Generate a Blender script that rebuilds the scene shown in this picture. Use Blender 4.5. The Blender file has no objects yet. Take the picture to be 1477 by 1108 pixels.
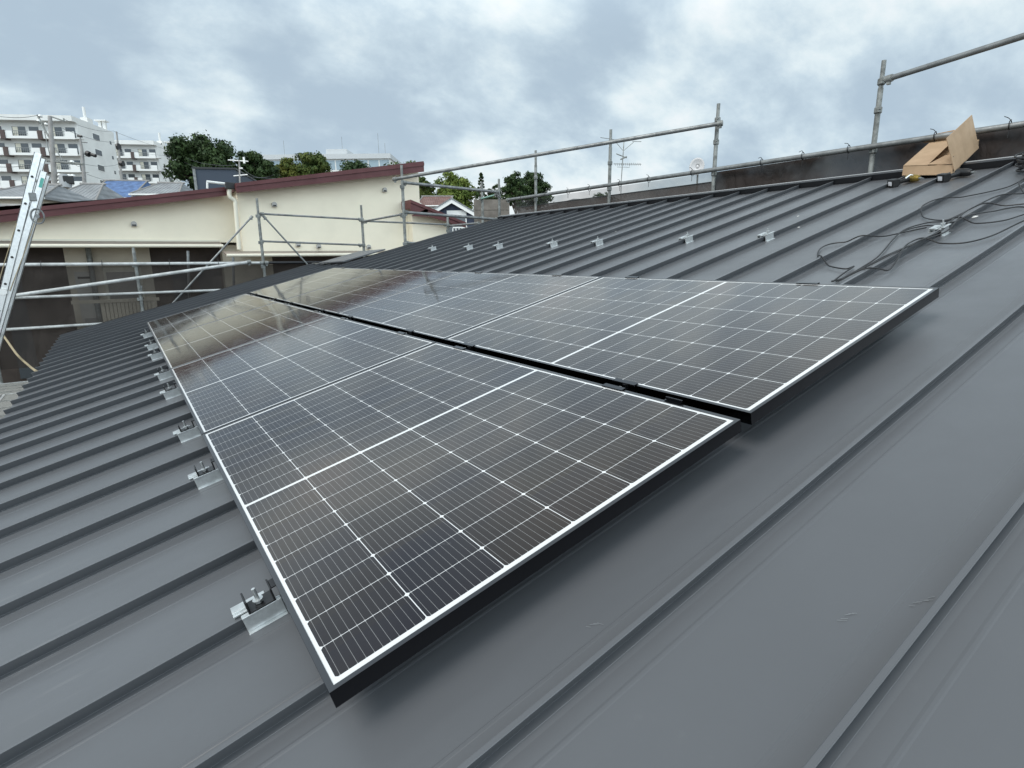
import bpy, math, random
from mathutils import Vector, Matrix, noise
random.seed(7)
S = bpy.context.scene
COL = S.collection
rad = math.radians

# ------------------------------------------------------------------ camera
CAM = Vector((-0.19694, -0.83834, 0.70163))
RT = Vector((0.82630781, -0.56311959, -0.01057043))
UP = Vector((0.13226266, 0.17576756, 0.9755062))
FW = Vector((0.54746872, 0.80746646, -0.2197178))
F = 819.56
cd = bpy.data.cameras.new('camera'); cam = bpy.data.objects.new('camera', cd); COL.objects.link(cam)
cam.matrix_world = Matrix(((RT.x, UP.x, -FW.x, CAM.x), (RT.y, UP.y, -FW.y, CAM.y), (RT.z, UP.z, -FW.z, CAM.z), (0, 0, 0, 1)))
cd.sensor_width = 36.0; cd.lens = F/1477*36; cd.clip_end = 6000; cd.clip_start = 0.02
S.camera = cam
S.view_settings.view_transform = 'Standard'; S.view_settings.look = 'None'; S.view_settings.gamma = 1
S.view_settings.exposure = 0.06
S.render.engine = 'CYCLES'

# ------------------------------------------------------------------ light and sky
SUN_EL, SUN_AZ = 50, -92           # azimuth measured from +Y towards +X
sd = bpy.data.lights.new('sun', 'SUN'); sd.energy = 2.3; sd.angle = rad(32); sd.color = (1, 0.97, 0.92)
so = bpy.data.objects.new('sun', sd); COL.objects.link(so)
sdir = Vector((math.sin(rad(SUN_AZ))*math.cos(rad(SUN_EL)), math.cos(rad(SUN_AZ))*math.cos(rad(SUN_EL)), math.sin(rad(SUN_EL))))
so.rotation_euler = sdir.to_track_quat('Z', 'Y').to_euler(); so.location = (0, 0, 30)

def ray(x, y): return RT*((x-738.5)/F) - UP*((y-554)/F) + FW
W = bpy.data.worlds.new('World'); S.world = W; W.use_nodes = True
nt = W.node_tree; nt.nodes.clear()
def N(t, tree=None, **kw):
    n = (tree or nt).nodes.new(t)
    for k, v in kw.items(): setattr(n, k, v)
    return n
sky = N('ShaderNodeTexSky', sky_type='NISHITA', sun_disc=False, sun_elevation=rad(SUN_EL), sun_rotation=rad(SUN_AZ))
tc = N('ShaderNodeTexCoord')
sx = N('ShaderNodeSeparateXYZ'); nt.links.new(tc.outputs['Generated'], sx.inputs[0])
def M(op, a, b=None, c=None, tree=None, clamp=False):
    tree = tree or nt
    n = tree.nodes.new('ShaderNodeMath'); n.operation = op; n.use_clamp = clamp
    for i, v in enumerate((a, b, c)):
        if v is None: continue
        if isinstance(v, (int, float)): n.inputs[i].default_value = v
        else: tree.links.new(v, n.inputs[i])
    return n.outputs[0]
def MR(v, a, b, c, d, tree=None, smooth=True):
    tree = tree or nt
    n = tree.nodes.new('ShaderNodeMapRange'); n.interpolation_type = 'SMOOTHSTEP' if smooth else 'LINEAR'
    tree.links.new(v, n.inputs[0])
    for i, k in enumerate((a, b, c, d)): n.inputs[1+i].default_value = k
    return n.outputs[0]
def MIX(f, a, b, tree=None, bt='MIX'):
    tree = tree or nt
    n = tree.nodes.new('ShaderNodeMix'); n.data_type = 'RGBA'; n.blend_type = bt
    for i, v in ((0, f), (6, a), (7, b)):
        if isinstance(v, (int, float)): n.inputs[i].default_value = v
        elif isinstance(v, tuple): n.inputs[i].default_value = (*v, 1)
        else: tree.links.new(v, n.inputs[i])
    return n.outputs[2]
zz = M('ADD', M('MAXIMUM', sx.outputs[2], 0.0), 0.55)
px = M('DIVIDE', sx.outputs[0], zz); py = M('DIVIDE', sx.outputs[1], zz)
cb = N('ShaderNodeCombineXYZ'); nt.links.new(px, cb.inputs[0]); nt.links.new(py, cb.inputs[1])
def wnoise(scale, detail, rough, off, dist=0.0):
    mp = N('ShaderNodeMapping'); mp.inputs['Location'].default_value = off; mp.inputs['Scale'].default_value = (1.0, 1.25, 1)
    nt.links.new(cb.outputs[0], mp.inputs[0])
    n = N('ShaderNodeTexNoise'); n.inputs['Scale'].default_value = scale; n.inputs['Detail'].default_value = detail
    n.inputs['Roughness'].default_value = rough; n.inputs['Distortion'].default_value = dist
    nt.links.new(mp.outputs[0], n.inputs['Vector']); return n.outputs[0]
n1 = wnoise(2.3, 7, 0.50, (3.1, 1.7, 0), 0.15)
n2 = wnoise(5.0, 9, 0.58, (7.3, 2.2, 0), 0.1)
n3 = wnoise(0.5, 4, 0.5, (11.0, 5.0, 0))
# big brighter breaks and darker banks placed by direction
def blob(x, y, w, amp):
    d = ray(x, y).normalized()
    v = N('ShaderNodeVectorMath', operation='DISTANCE'); nt.links.new(tc.outputs['Generated'], v.inputs[0]); v.inputs[1].default_value = d
    return MR(v.outputs['Value'], 0.0, w, amp, 0.0)
tot = M('ADD', M('MULTIPLY', M('SUBTRACT', n1, 0.5), 1.4), M('MULTIPLY', M('SUBTRACT', n2, 0.5), 1.6))
for b in ((700, 40, 0.17, 0.28), (300, 135, 0.15, 0.26), (960, 135, 0.15, 0.20), (620, 190, 0.2, 0.04), (1180, 70, 0.15, 0.1), (1300, 150, .16, -.30), (500, 150, .2, -.12), (820, 60, .14, -.16),
          (120, 90, 0.55, -0.26), (450, 80, 0.35, -0.16), (1050, 40, 0.3, -0.08), (1400, 170, 0.35, -0.12), (870, 90, .15, -.1)):
    tot = M('ADD', tot, blob(*b))
br = MR(tot, -0.46, 0.50, 0.0, 1.0)
cr = N('ShaderNodeValToRGB'); nt.links.new(br, cr.inputs[0])
e = cr.color_ramp.elements
e[0].position = 0.0; e[0].color = (0.45, 0.565, 0.67, 1)
e[1].position = 1.0; e[1].color = (0.95, 0.985, 1.0, 1)
k = e.new(0.35); k.color = (0.60, 0.725, 0.81, 1)
k = e.new(0.65); k.color = (0.76, 0.87, 0.915, 1)
# the overcast is brightest in a band at mid height, dimmer overhead
zen = M('MULTIPLY', MR(sx.outputs[2], 0.30, 0.52, 1.0, 1.5), MR(sx.outputs[2], 0.50, 0.78, 1.0, 0.45))
cl = N('ShaderNodeVectorMath', operation='SCALE'); nt.links.new(cr.outputs[0], cl.inputs[0]); nt.links.new(M('MULTIPLY', zen, MR(sx.outputs[1], -0.8, 0.05, 2.2, 1.0)), cl.inputs['Scale'])  # extra gain added to the unseen sky behind the camera, brightens the walls
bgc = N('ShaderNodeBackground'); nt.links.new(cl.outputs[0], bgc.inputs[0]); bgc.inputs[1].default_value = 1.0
bgs = N('ShaderNodeBackground'); nt.links.new(sky.outputs[0], bgs.inputs[0]); bgs.inputs[1].default_value = 0.07
mxs = N('ShaderNodeMixShader'); mxs.inputs[0].default_value = 0.93
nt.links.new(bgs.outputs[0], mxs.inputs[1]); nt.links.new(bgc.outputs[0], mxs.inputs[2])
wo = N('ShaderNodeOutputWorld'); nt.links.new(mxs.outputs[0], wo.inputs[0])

# ------------------------------------------------------------------ frames of reference
AL = 0.254862
U = Vector((0, 1, 0)); V = Vector((math.cos(AL), 0, math.sin(AL))); NN = Vector((-math.sin(AL), 0, math.cos(AL)))
def RP(u, v, n=0.0): return U*u + V*v + NN*n
def onY(x, y, Y): d = ray(x, y); return CAM + d*((Y-CAM.y)/d.y)
def onX(x, y, X): d = ray(x, y); return CAM + d*((X-CAM.x)/d.x)
def onZ(x, y, Z): d = ray(x, y); return CAM + d*((Z-CAM.z)/d.z)
def PT(x, y, t): return CAM + ray(x, y)*t
def onR(x, y, n=-0.118): d = ray(x, y); return CAM + d*((n-CAM.dot(NN))/d.dot(NN))
H0 = 0.085; PAN = -0.118
SP = 0.3375; U0 = 0.134

# ------------------------------------------------------------------ mesh helper
class MB:
    def __init__(s): s.v = []; s.f = []; s.m = []; s.mi = 0
    def add(s, vs, fs, T=None):
        o = len(s.v)
        for p in vs:
            p = Vector(p); s.v.append(T @ p if T is not None else p)
        for f in fs: s.f.append([i+o for i in f]); s.m.append(s.mi)
        return s
    def box(s, a, b, T=None):
        x0, y0, z0 = a; x1, y1, z1 = b
        vs = [(x0,y0,z0),(x1,y0,z0),(x1,y1,z0),(x0,y1,z0),(x0,y0,z1),(x1,y0,z1),(x1,y1,z1),(x0,y1,z1)]
        return s.add(vs, [(0,3,2,1),(4,5,6,7),(0,1,5,4),(1,2,6,5),(2,3,7,6),(3,0,4,7)], T)
    def cbox(s, c, d, T=None): return s.box([c[i]-d[i]/2 for i in range(3)], [c[i]+d[i]/2 for i in range(3)], T)
    def tube(s, pts, r, n=10, cap=True, T=None):
        pts = [Vector(p) for p in pts]; rr = r if isinstance(r, (list, tuple)) else [r]*len(pts)
        vs = []; fs = []; ref = None
        for i, p in enumerate(pts):
            d = (pts[min(i+1, len(pts)-1)] - pts[max(i-1, 0)])
            if d.length < 1e-9: d = Vector((0, 0, 1))
            d.normalize()
            if ref is None:
                ref = d.orthogonal().normalized()
            ref = (ref - d*ref.dot(d))
            if ref.length < 1e-6: ref = d.orthogonal()
            ref.normalize(); b = d.cross(ref)
            for k in range(n):
                a = 2*math.pi*k/n; vs.append(p + (ref*math.cos(a)+b*math.sin(a))*rr[i])
        for i in range(len(pts)-1):
            for k in range(n):
                k2 = (k+1) % n; fs.append((i*n+k, i*n+k2, (i+1)*n+k2, (i+1)*n+k))
        if cap: fs.append(tuple(range(n-1, -1, -1))); fs.append(tuple(range((len(pts)-1)*n, len(pts)*n)))
        return s.add(vs, fs, T)
    def prism(s, poly, ext, T=None):
        n = len(poly); ext = Vector(ext); vs = [Vector(p) for p in poly]; vs += [p+ext for p in vs]
        fs = [tuple(range(n-1, -1, -1)), tuple(range(n, 2*n))] + [(i, (i+1) % n, n+(i+1) % n, n+i) for i in range(n)]
        return s.add(vs, fs, T)
    def quad(s, a, b, c, d): return s.add([a, b, c, d], [(0, 1, 2, 3)])
    def build(s, name, mat, parent=None, local=False, smooth=False, bevel=0):
        me = bpy.data.meshes.new(name)
        vs = s.v
        if parent is not None and not local:
            I = WM[parent.name].inverted(); vs = [I @ p for p in vs]
        me.from_pydata([tuple(p) for p in vs], [], s.f); me.validate()
        mats = mat if isinstance(mat, (list, tuple)) else [mat]
        for m_ in mats: me.materials.append(m_)
        if len(mats) > 1 and len(me.polygons) == len(s.m):
            me.polygons.foreach_set('material_index', s.m)
        me.update()
        o = bpy.data.objects.new(name, me); COL.objects.link(o)
        if parent is not None:
            o.parent = parent; WM[o.name] = WM[parent.name].copy()
        else: WM[o.name] = Matrix.Identity(4)
        if smooth:
            me.polygons.foreach_set('use_smooth', [True]*len(me.polygons))
            md = o.modifiers.new('edge', 'EDGE_SPLIT'); md.split_angle = rad(40)
        if bevel:
            md = o.modifiers.new('bevel', 'BEVEL'); md.width = bevel; md.segments = 2; md.limit_method = 'ANGLE'; md.angle_limit = rad(50)
        return o
WM = {}
def tag(o, label=None, cat=None, group=None, kind=None):
    if label: o['label'] = label
    if cat: o['category'] = cat
    if group: o['group'] = group
    if kind: o['kind'] = kind
    return o
def thing(name, loc, label, cat, group=None, mat=None):
    o = bpy.data.objects.new(name, None); COL.objects.link(o); o.empty_display_size = 0.1
    m = mat if mat is not None else Matrix.Translation(Vector(loc))
    o.matrix_world = m; WM[o.name] = m.copy()
    return tag(o, label, cat, group)
def setm(o, m): o.matrix_world = m; WM[o.name] = m.copy(); return o
def dup(o, m=None, label=None, parent=None):
    c = o.copy(); COL.objects.link(c)
    if parent is not None: c.parent = parent
    if m is not None: c.matrix_world = m
    if label: c['label'] = label
    for ch in list(CH.get(o.name, [])): dup(ch, None, None, c)
    return c
CH = {}
def kids(o):
    CH[o.name] = [x for x in COL.objects if x.parent == o]
    for x in CH[o.name]: kids(x)
ORD = ['', 'second', 'third', 'fourth', 'fifth', 'sixth', 'seventh', 'eighth', 'ninth', 'tenth']

# ------------------------------------------------------------------ materials
def mat(name, base, rough=0.6, metal=0.0, var=0.0, vscale=4.0, bump=0.0, bscale=60.0, spec=0.5, dark=None, stretch=(1, 1, 1)):
    m = bpy.data.materials.new(name); m.use_nodes = True; t = m.node_tree
    p = t.nodes['Principled BSDF']; p.inputs['Base Color'].default_value = (*base, 1)
    p.inputs['Roughness'].default_value = rough; p.inputs['Metallic'].default_value = metal
    p.inputs['Specular IOR Level'].default_value = spec
    if var or bump or dark:
        c = t.nodes.new('ShaderNodeTexCoord'); mp = t.nodes.new('ShaderNodeMapping'); mp.inputs['Scale'].default_value = stretch
        t.links.new(c.outputs['Object'], mp.inputs[0])
    if var:
        n = t.nodes.new('ShaderNodeTexNoise'); n.inputs['Scale'].default_value = vscale; n.inputs['Detail'].default_value = 6
        n.inputs['Roughness'].default_value = 0.6
        t.links.new(mp.outputs[0], n.inputs['Vector'])
        d = dark or tuple(b*(1-var) for b in base); l = tuple(min(1, b*(1+var*0.6)) for b in base)
        f = MR(n.outputs[0], 0.3, 0.7, 0, 1, t)
        t.links.new(MIX(f, d, l, t), p.inputs['Base Color'])
        t.links.new(MR(n.outputs[0], 0.3, 0.7, min(1, rough*1.15), rough*0.85, t), p.inputs['Roughness'])
    if bump:
        n = t.nodes.new('ShaderNodeTexNoise'); n.inputs['Scale'].default_value = bscale; n.inputs['Detail'].default_value = 4
        t.links.new(mp.outputs[0], n.inputs['Vector'])
        b = t.nodes.new('ShaderNodeBump'); b.inputs['Strength'].default_value = bump; b.inputs['Distance'].default_value = 0.01
        t.links.new(n.outputs[0], b.inputs['Height']); t.links.new(b.outputs[0], p.inputs['Normal'])
    return m
m_roof = mat('charcoal_roof_steel', (0.100, 0.105, 0.113), 0.38, 0.0, 0.07, 1.3, 0.0, spec=0.6)
def roof_detail(m):
    t = m.node_tree; p = t.nodes['Principled BSDF']; c = t.nodes.new('ShaderNodeTexCoord')
    n = t.nodes.new('ShaderNodeTexNoise'); n.inputs['Scale'].default_value = 900; n.inputs['Detail'].default_value = 2
    n2 = t.nodes.new('ShaderNodeTexNoise'); n2.inputs['Scale'].default_value = 2.2; n2.inputs['Detail'].default_value = 3
    mp = t.nodes.new('ShaderNodeMapping'); mp.inputs['Scale'].default_value = (0.6, 2.2, 1)
    t.links.new(c.outputs['Object'], n.inputs['Vector']); t.links.new(c.outputs['Object'], mp.inputs[0]); t.links.new(mp.outputs[0], n2.inputs['Vector'])
    b = t.nodes.new('ShaderNodeBump'); b.inputs['Strength'].default_value = 0.22; b.inputs['Distance'].default_value = 0.0006
    b2 = t.nodes.new('ShaderNodeBump'); b2.inputs['Strength'].default_value = 0.30; b2.inputs['Distance'].default_value = 0.02
    t.links.new(n.outputs[0], b.inputs['Height']); t.links.new(n2.outputs[0], b2.inputs['Height'])
    t.links.new(b2.outputs[0], b.inputs['Normal']); t.links.new(b.outputs[0], p.inputs['Normal'])
    # scuffs and dust
    n3 = t.nodes.new('ShaderNodeTexNoise'); n3.inputs['Scale'].default_value = 9; n3.inputs['Detail'].default_value = 9; n3.inputs['Roughness'].default_value = 0.75
    t.links.new(c.outputs['Object'], n3.inputs['Vector'])
    src = p.inputs['Base Color'].links[0].from_socket
    n4 = t.nodes.new('ShaderNodeTexNoise'); n4.inputs['Scale'].default_value = 1.3; n4.inputs['Detail'].default_value = 2
    t.links.new(c.outputs['Object'], n4.inputs['Vector'])
    wv = t.nodes.new('ShaderNodeTexNoise'); wv.inputs['Scale'].default_value = 14; wv.inputs['Detail'].default_value = 5
    m3 = t.nodes.new('ShaderNodeMapping'); m3.inputs['Scale'].default_value = (0.25, 3.5, 1); m3.inputs['Rotation'].default_value = (0, 0, 0.5)
    t.links.new(c.outputs['Object'], m3.inputs[0]); t.links.new(m3.outputs[0], wv.inputs['Vector'])
    c1 = MIX(MR(n3.outputs[0], 0.62, 0.80, 0, 0.25, t), src, (0.16, 0.165, 0.17), t)
    scf = M('MULTIPLY', MR(n4.outputs[0], 0.52, 0.72, 0, 1, t), MR(wv.outputs[0], 0.60, 0.74, 0, 0.30, t), tree=t)
    t.links.new(MIX(scf, c1, (0.20, 0.20, 0.20), t), p.inputs['Base Color'])
    old = p.inputs['Roughness'].links[0].from_socket
    t.links.new(M('ADD', old, M('MULTIPLY', M('SUBTRACT', n3.outputs[0], 0.5, tree=t), 0.08, tree=t), tree=t), p.inputs['Roughness'])
roof_detail(m_roof)
m_roof.node_tree.nodes['Principled BSDF'].inputs['Coat Weight'].default_value = 0.0
m_roof.node_tree.nodes['Principled BSDF'].inputs['Coat Roughness'].default_value = 0.28
m_cap = mat('dark_ridge_steel', (0.016, 0.017, 0.020), 0.4)
m_frame = mat('anodised_frame', (0.045, 0.045, 0.05), 0.2, 1.0)
m_galv = mat('galvanised_steel', (0.23, 0.24, 0.24), 0.5, 0.5, 0.3, 9, 0.15, 40)  # darker copy of the pipe steel, backlit undersides put into its colour
m_lip = mat('sky_reflecting_lip', (0.12, 0.12, 0.125), 0.3, 1.0)  # lighter than the frame sides: sky reflection put into the lip colour
m_galvl = mat('lit_galvanised', (0.52, 0.53, 0.52), 0.5, 0.3, 0.25, 9, 0.1, 40)  # paler copy of the pipe steel, light from the camera side in its colour
m_galvold = mat('weathered_galvanised', (0.24, 0.25, 0.24), 0.62, 0.35, 0.4, 14, 0.25, 50)
m_alu = mat('mill_aluminium', (0.78, 0.79, 0.79), 0.33, 0.9, 0.08, 30)
m_clamp = mat('zinc_clamp', (0.62, 0.64, 0.64), 0.36, 0.75, 0.15, 40)
m_blk = mat('black_plastic', (0.012, 0.012, 0.013), 0.45)
m_blkm = mat('black_coated_steel', (0.02, 0.02, 0.022), 0.35, 0.3)
m_cable = mat('cable_black', (0.012, 0.012, 0.013), 0.5)
m_cream = mat('cream_render', (0.90, 0.82, 0.66), 0.85, 0, 0.06, 0.8, 0.3, 60)
m_cream2 = mat('cream_trim', (0.74, 0.70, 0.58), 0.6)
m_red = mat('maroon_fascia', (0.105, 0.026, 0.028), 0.5, 0, 0.15, 2)
m_trim = mat('taupe_trim', (0.25, 0.21, 0.18), 0.55)
m_offw = mat('greyed_paint', (0.50, 0.52, 0.53), 0.7)
m_white = mat('white_paint', (0.78, 0.78, 0.76), 0.5)
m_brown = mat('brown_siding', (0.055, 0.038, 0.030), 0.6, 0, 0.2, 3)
m_beige = mat('beige_siding', (0.60, 0.54, 0.44), 0.7, 0, 0.1, 2)
m_card = mat('cardboard', (0.40, 0.275, 0.17), 0.8, 0, 0.12, 6, 0.1, 120)
m_cardin = mat('cardboard_inside', (0.40, 0.26, 0.15), 0.85)
m_glass = mat('window_glass', (0.05, 0.06, 0.07), 0.12, 0, spec=0.8)
m_tool = mat('tool_gold', (0.30, 0.21, 0.05), 0.35, 0.6)
m_lab = mat('pale_sticker', (0.62, 0.63, 0.66), 0.5)
m_navy = mat('navy_cladding', (0.022, 0.032, 0.062), 0.6, 0, 0.15, 2)
m_slate = mat('navy_box_cladding', (0.035, 0.05, 0.075), 0.6)
m_conc = mat('apartment_paint', (0.72, 0.72, 0.70), 0.8, 0, 0.07, 0.3)
m_pole = mat('concrete_pole', (0.28, 0.27, 0.26), 0.85, 0, 0.15, 3)
m_dark = mat('dark_partition', (0.075, 0.05, 0.045), 0.6)
m_recess = mat('balcony_back_wall', (0.42, 0.41, 0.39), 0.8)
m_tarp = mat('blue_tarp', (0.09, 0.16, 0.32), 0.6, 0, 0.35, 2.5, 0.9, 3)
m_ground = mat('ground_earth', (0.14, 0.13, 0.11), 0.95, 0, 0.3, 0.15)
m_hill = mat('asphalt_yard', (0.11, 0.11, 0.11), 0.9, 0, 0.2, 0.4)
m_bark = mat('bark', (0.10, 0.075, 0.055), 0.9)
m_rust = mat('rusty_roof', (0.20, 0.115, 0.09), 0.8, 0, 0.3, 1)
m_dish = mat('dish_grey', (0.55, 0.55, 0.56), 0.5)
m_rope = mat('dirty_rope', (0.33, 0.27, 0.17), 0.8)
m_paper = mat('paper_scrap', (0.75, 0.75, 0.72), 0.8)
m_wind = mat('blue_grey_glazing', (0.25, 0.33, 0.38), 0.2, spec=0.8)  # plain blue-grey glass colour, does not glow

def tile_mat(name, base, scale, axis='u'):
    m = mat(name, base, 0.6, 0, 0.2, 1.0); t = m.node_tree; p = t.nodes['Principled BSDF']
    c = t.nodes.new('ShaderNodeTexCoord'); w = t.nodes.new('ShaderNodeTexWave'); w.inputs['Scale'].default_value = scale; w.bands_direction = 'X'
    w.inputs['Distortion'].default_value = 0.3
    t.links.new(c.outputs['Object'], w.inputs['Vector'])
    b = t.nodes.new('ShaderNodeBump'); b.inputs['Strength'].default_value = 1; b.inputs['Distance'].default_value = 0.06
    t.links.new(w.outputs['Fac'], b.inputs['Height']); t.links.new(b.outputs[0], p.inputs['Normal'])
    return m
m_tile = tile_mat('grey_roof_tile', (0.23, 0.24, 0.25), 1.1)
m_tile2 = tile_mat('brown_roof_tile', (0.17, 0.09, 0.075), 1.4)

def net_mat(name, col, alpha, scale=160):
    m = bpy.data.materials.new(name); m.use_nodes = True; t = m.node_tree; p = t.nodes['Principled BSDF']
    out = t.nodes['Material Output']
    p.inputs['Base Color'].default_value = (*col, 1); p.inputs['Roughness'].default_value = 0.75
    c = t.nodes.new('ShaderNodeTexCoord'); n = t.nodes.new('ShaderNodeTexNoise'); n.inputs['Scale'].default_value = 1.6; n.inputs['Detail'].default_value = 5
    t.links.new(c.outputs['Object'], n.inputs['Vector'])
    tr = t.nodes.new('ShaderNodeBsdfTransparent'); mx = t.nodes.new('ShaderNodeMixShader')
    t.links.new(MR(n.outputs[0], 0.3, 0.7, alpha-0.06, alpha+0.06, t), mx.inputs[0])
    t.links.new(MIX(MR(n.outputs[0], 0.35, 0.7, 0, 1, t), tuple(k*0.8 for k in col), tuple(k*1.3 for k in col), t), p.inputs['Base Color'])
    mp = t.nodes.new('ShaderNodeMapping'); mp.inputs['Scale'].default_value = (1, 1, 0.55); mp.inputs['Rotation'].default_value = (0.5, 0.35, 0)
    n2 = t.nodes.new('ShaderNodeTexNoise'); n2.inputs['Scale'].default_value = 4.5; n2.inputs['Detail'].default_value = 3; n2.inputs['Distortion'].default_value = 1.2
    t.links.new(c.outputs['Object'], mp.inputs[0]); t.links.new(mp.outputs[0], n2.inputs['Vector'])
    b = t.nodes.new('ShaderNodeBump'); b.inputs['Strength'].default_value = 1; b.inputs['Distance'].default_value = 0.05; p.inputs['Specular IOR Level'].default_value = 0.08
    t.links.new(n2.outputs[0], b.inputs['Height']); t.links.new(b.outputs[0], p.inputs['Normal'])
    t.links.new(tr.outputs[0], mx.inputs[1]); t.links.new(p.outputs[0], mx.inputs[2]); t.links.new(mx.outputs[0], out.inputs[0])
    return m
m_net = net_mat('brown_dust_net', (0.042, 0.035, 0.031), 0.80)
m_netthin = net_mat('thin_dust_net', (0.10, 0.10, 0.10), 0.42)
m_netdark = net_mat('folded_dust_net', (0.036, 0.030, 0.028), 0.97)
m_netbr = net_mat('brown_skirt_net', (0.12, 0.085, 0.07), 0.93)

def leaf_mat(name, c0, c1):
    m = bpy.data.materials.new(name); m.use_nodes = True; t = m.node_tree; p = t.nodes['Principled BSDF']
    c = t.nodes.new('ShaderNodeTexCoord'); n = t.nodes.new('ShaderNodeTexNoise'); n.inputs['Scale'].default_value = 0.9; n.inputs['Detail'].default_value = 6
    t.links.new(c.outputs['Object'], n.inputs['Vector'])
    t.links.new(MIX(MR(n.outputs[0], 0.35, 0.65, 0, 1, t), c0, c1, t), p.inputs['Base Color'])
    p.inputs['Roughness'].default_value = 0.65; p.inputs['Specular IOR Level'].default_value = 0.25
    p.inputs['Transmission Weight'].default_value = 0.0
    return m
m_leafd = leaf_mat('leaf_dark', (0.020, 0.040, 0.014), (0.045, 0.075, 0.022))
m_leafm = leaf_mat('leaf_mid', (0.035, 0.065, 0.016), (0.085, 0.105, 0.022))
m_leafy = leaf_mat('leaf_yellowish', (0.06, 0.085, 0.015), (0.15, 0.15, 0.03))
m_leafg = leaf_mat('leaf_bright', (0.06, 0.10, 0.018), (0.16, 0.20, 0.04))

# solar cell sheet: white backsheet, chamfered half cells, busbars, all under glass
PL, PW = 1.725, 1.1215
def cell_mat():
    m = bpy.data.materials.new('solar_glass'); m.use_nodes = True; t = m.node_tree; p = t.nodes['Principled BSDF']
    c = t.nodes.new('ShaderNodeTexCoord'); s = t.nodes.new('ShaderNodeSeparateXYZ'); t.links.new(c.outputs['Object'], s.inputs[0])
    m_ = lambda *a, **k: M(*a, tree=t, **k)
    cw, gv = 0.1790, 0.0019; pv = cw+gv; mv = (PW-(6*cw+5*gv))/2
    pu = 0.09256; ch = pu-0.0014
    a = m_('SUBTRACT', s.outputs[0], mv)
    fv = m_('MODULO', a, pv)
    inv = m_('MULTIPLY', m_('MULTIPLY', m_('GREATER_THAN', a, 0.0), m_('LESS_THAN', a, 6*pv-gv)), m_('LESS_THAN', fv, cw))
    b = m_('SUBTRACT', m_('ABSOLUTE', m_('SUBTRACT', s.outputs[1], PL/2)), 0.0065)
    fu = m_('MODULO', b, pu)
    inu = m_('MULTIPLY', m_('MULTIPLY', m_('GREATER_THAN', b, 0.0), m_('LESS_THAN', b, 9*pu-0.0018)), m_('LESS_THAN', fu, ch))
    du = m_('MINIMUM', fu, m_('SUBTRACT', ch, fu)); dv = m_('MINIMUM', fv, m_('SUBTRACT', cw, fv))
    cham = m_('GREATER_THAN', m_('ADD', du, dv), 0.0048)
    cell = m_('MULTIPLY', m_('MULTIPLY', inv, inu), cham)
    pb = cw/11.0
    w = m_('ADD', 0.0004, m_('MULTIPLY', m_('LESS_THAN', du, 0.003), 0.0006))
    bus = m_('LESS_THAN', m_('ABSOLUTE', m_('SUBTRACT', m_('MODULO', fv, pb), pb/2)), w)
    # per-cell tone
    cu = m_('FLOOR', m_('DIVIDE', s.outputs[1], pu)); cv = m_('FLOOR', m_('DIVIDE', a, pv))
    cc = t.nodes.new('ShaderNodeCombineXYZ'); t.links.new(cu, cc.inputs[0]); t.links.new(cv, cc.inputs[1])
    oi = t.nodes.new('ShaderNodeObjectInfo'); t.links.new(m_('MULTIPLY', oi.outputs['Random'], 50), cc.inputs[2])
    wn = t.nodes.new('ShaderNodeTexWhiteNoise'); t.links.new(cc.outputs[0], wn.inputs[0])
    col = MIX(wn.outputs['Value'], (0.009, 0.0090, 0.015), (0.019, 0.0155, 0.0135), t)
    g = t.nodes.new('ShaderNodeNewGeometry'); n = t.nodes.new('ShaderNodeTexNoise'); n.inputs['Scale'].default_value = 1.4
    t.links.new(g.outputs['Position'], n.inputs['Vector'])
    col = MIX(MR(n.outputs[0], 0.35, 0.65, 0, 0.6, t), col, (0.030, 0.022, 0.017), t)
    col = MIX(bus, col, (0.20, 0.20, 0.20), t)
    col = MIX(cell, (0.66, 0.67, 0.67), col, t)
    # specks of dust
    d = t.nodes.new('ShaderNodeTexNoise'); d.inputs['Scale'].default_value = 30; d.inputs['Detail'].default_value = 8
    t.links.new(g.outputs['Position'], d.inputs['Vector'])
    col = MIX(MR(d.outputs[0], 0.66, 0.8, 0, 0.10, t), col, (0.4, 0.4, 0.4), t)
    t.links.new(col, p.inputs['Base Color'])
    p.inputs['IOR'].default_value = 1.5; p.inputs['Specular Tint'].default_value = (1.0, 0.90, 0.84, 1)
    t.links.new(MR(d.outputs[0], 0.3, 0.8, 0.055, 0.12, t), p.inputs['Roughness'])
    # slightly rolled glass
    r = t.nodes.new('ShaderNodeTexNoise'); r.inputs['Scale'].default_value = 1.3; r.inputs['Detail'].default_value = 1
    t.links.new(g.outputs['Position'], r.inputs['Vector'])
    bp = t.nodes.new('ShaderNodeBump'); bp.inputs['Strength'].default_value = 0.3; bp.inputs['Distance'].default_value = 0.003
    t.links.new(r.outputs[0], bp.inputs['Height']); t.links.new(bp.outputs[0], p.inputs['Normal'])
    return m
m_cell = cell_mat()

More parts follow.
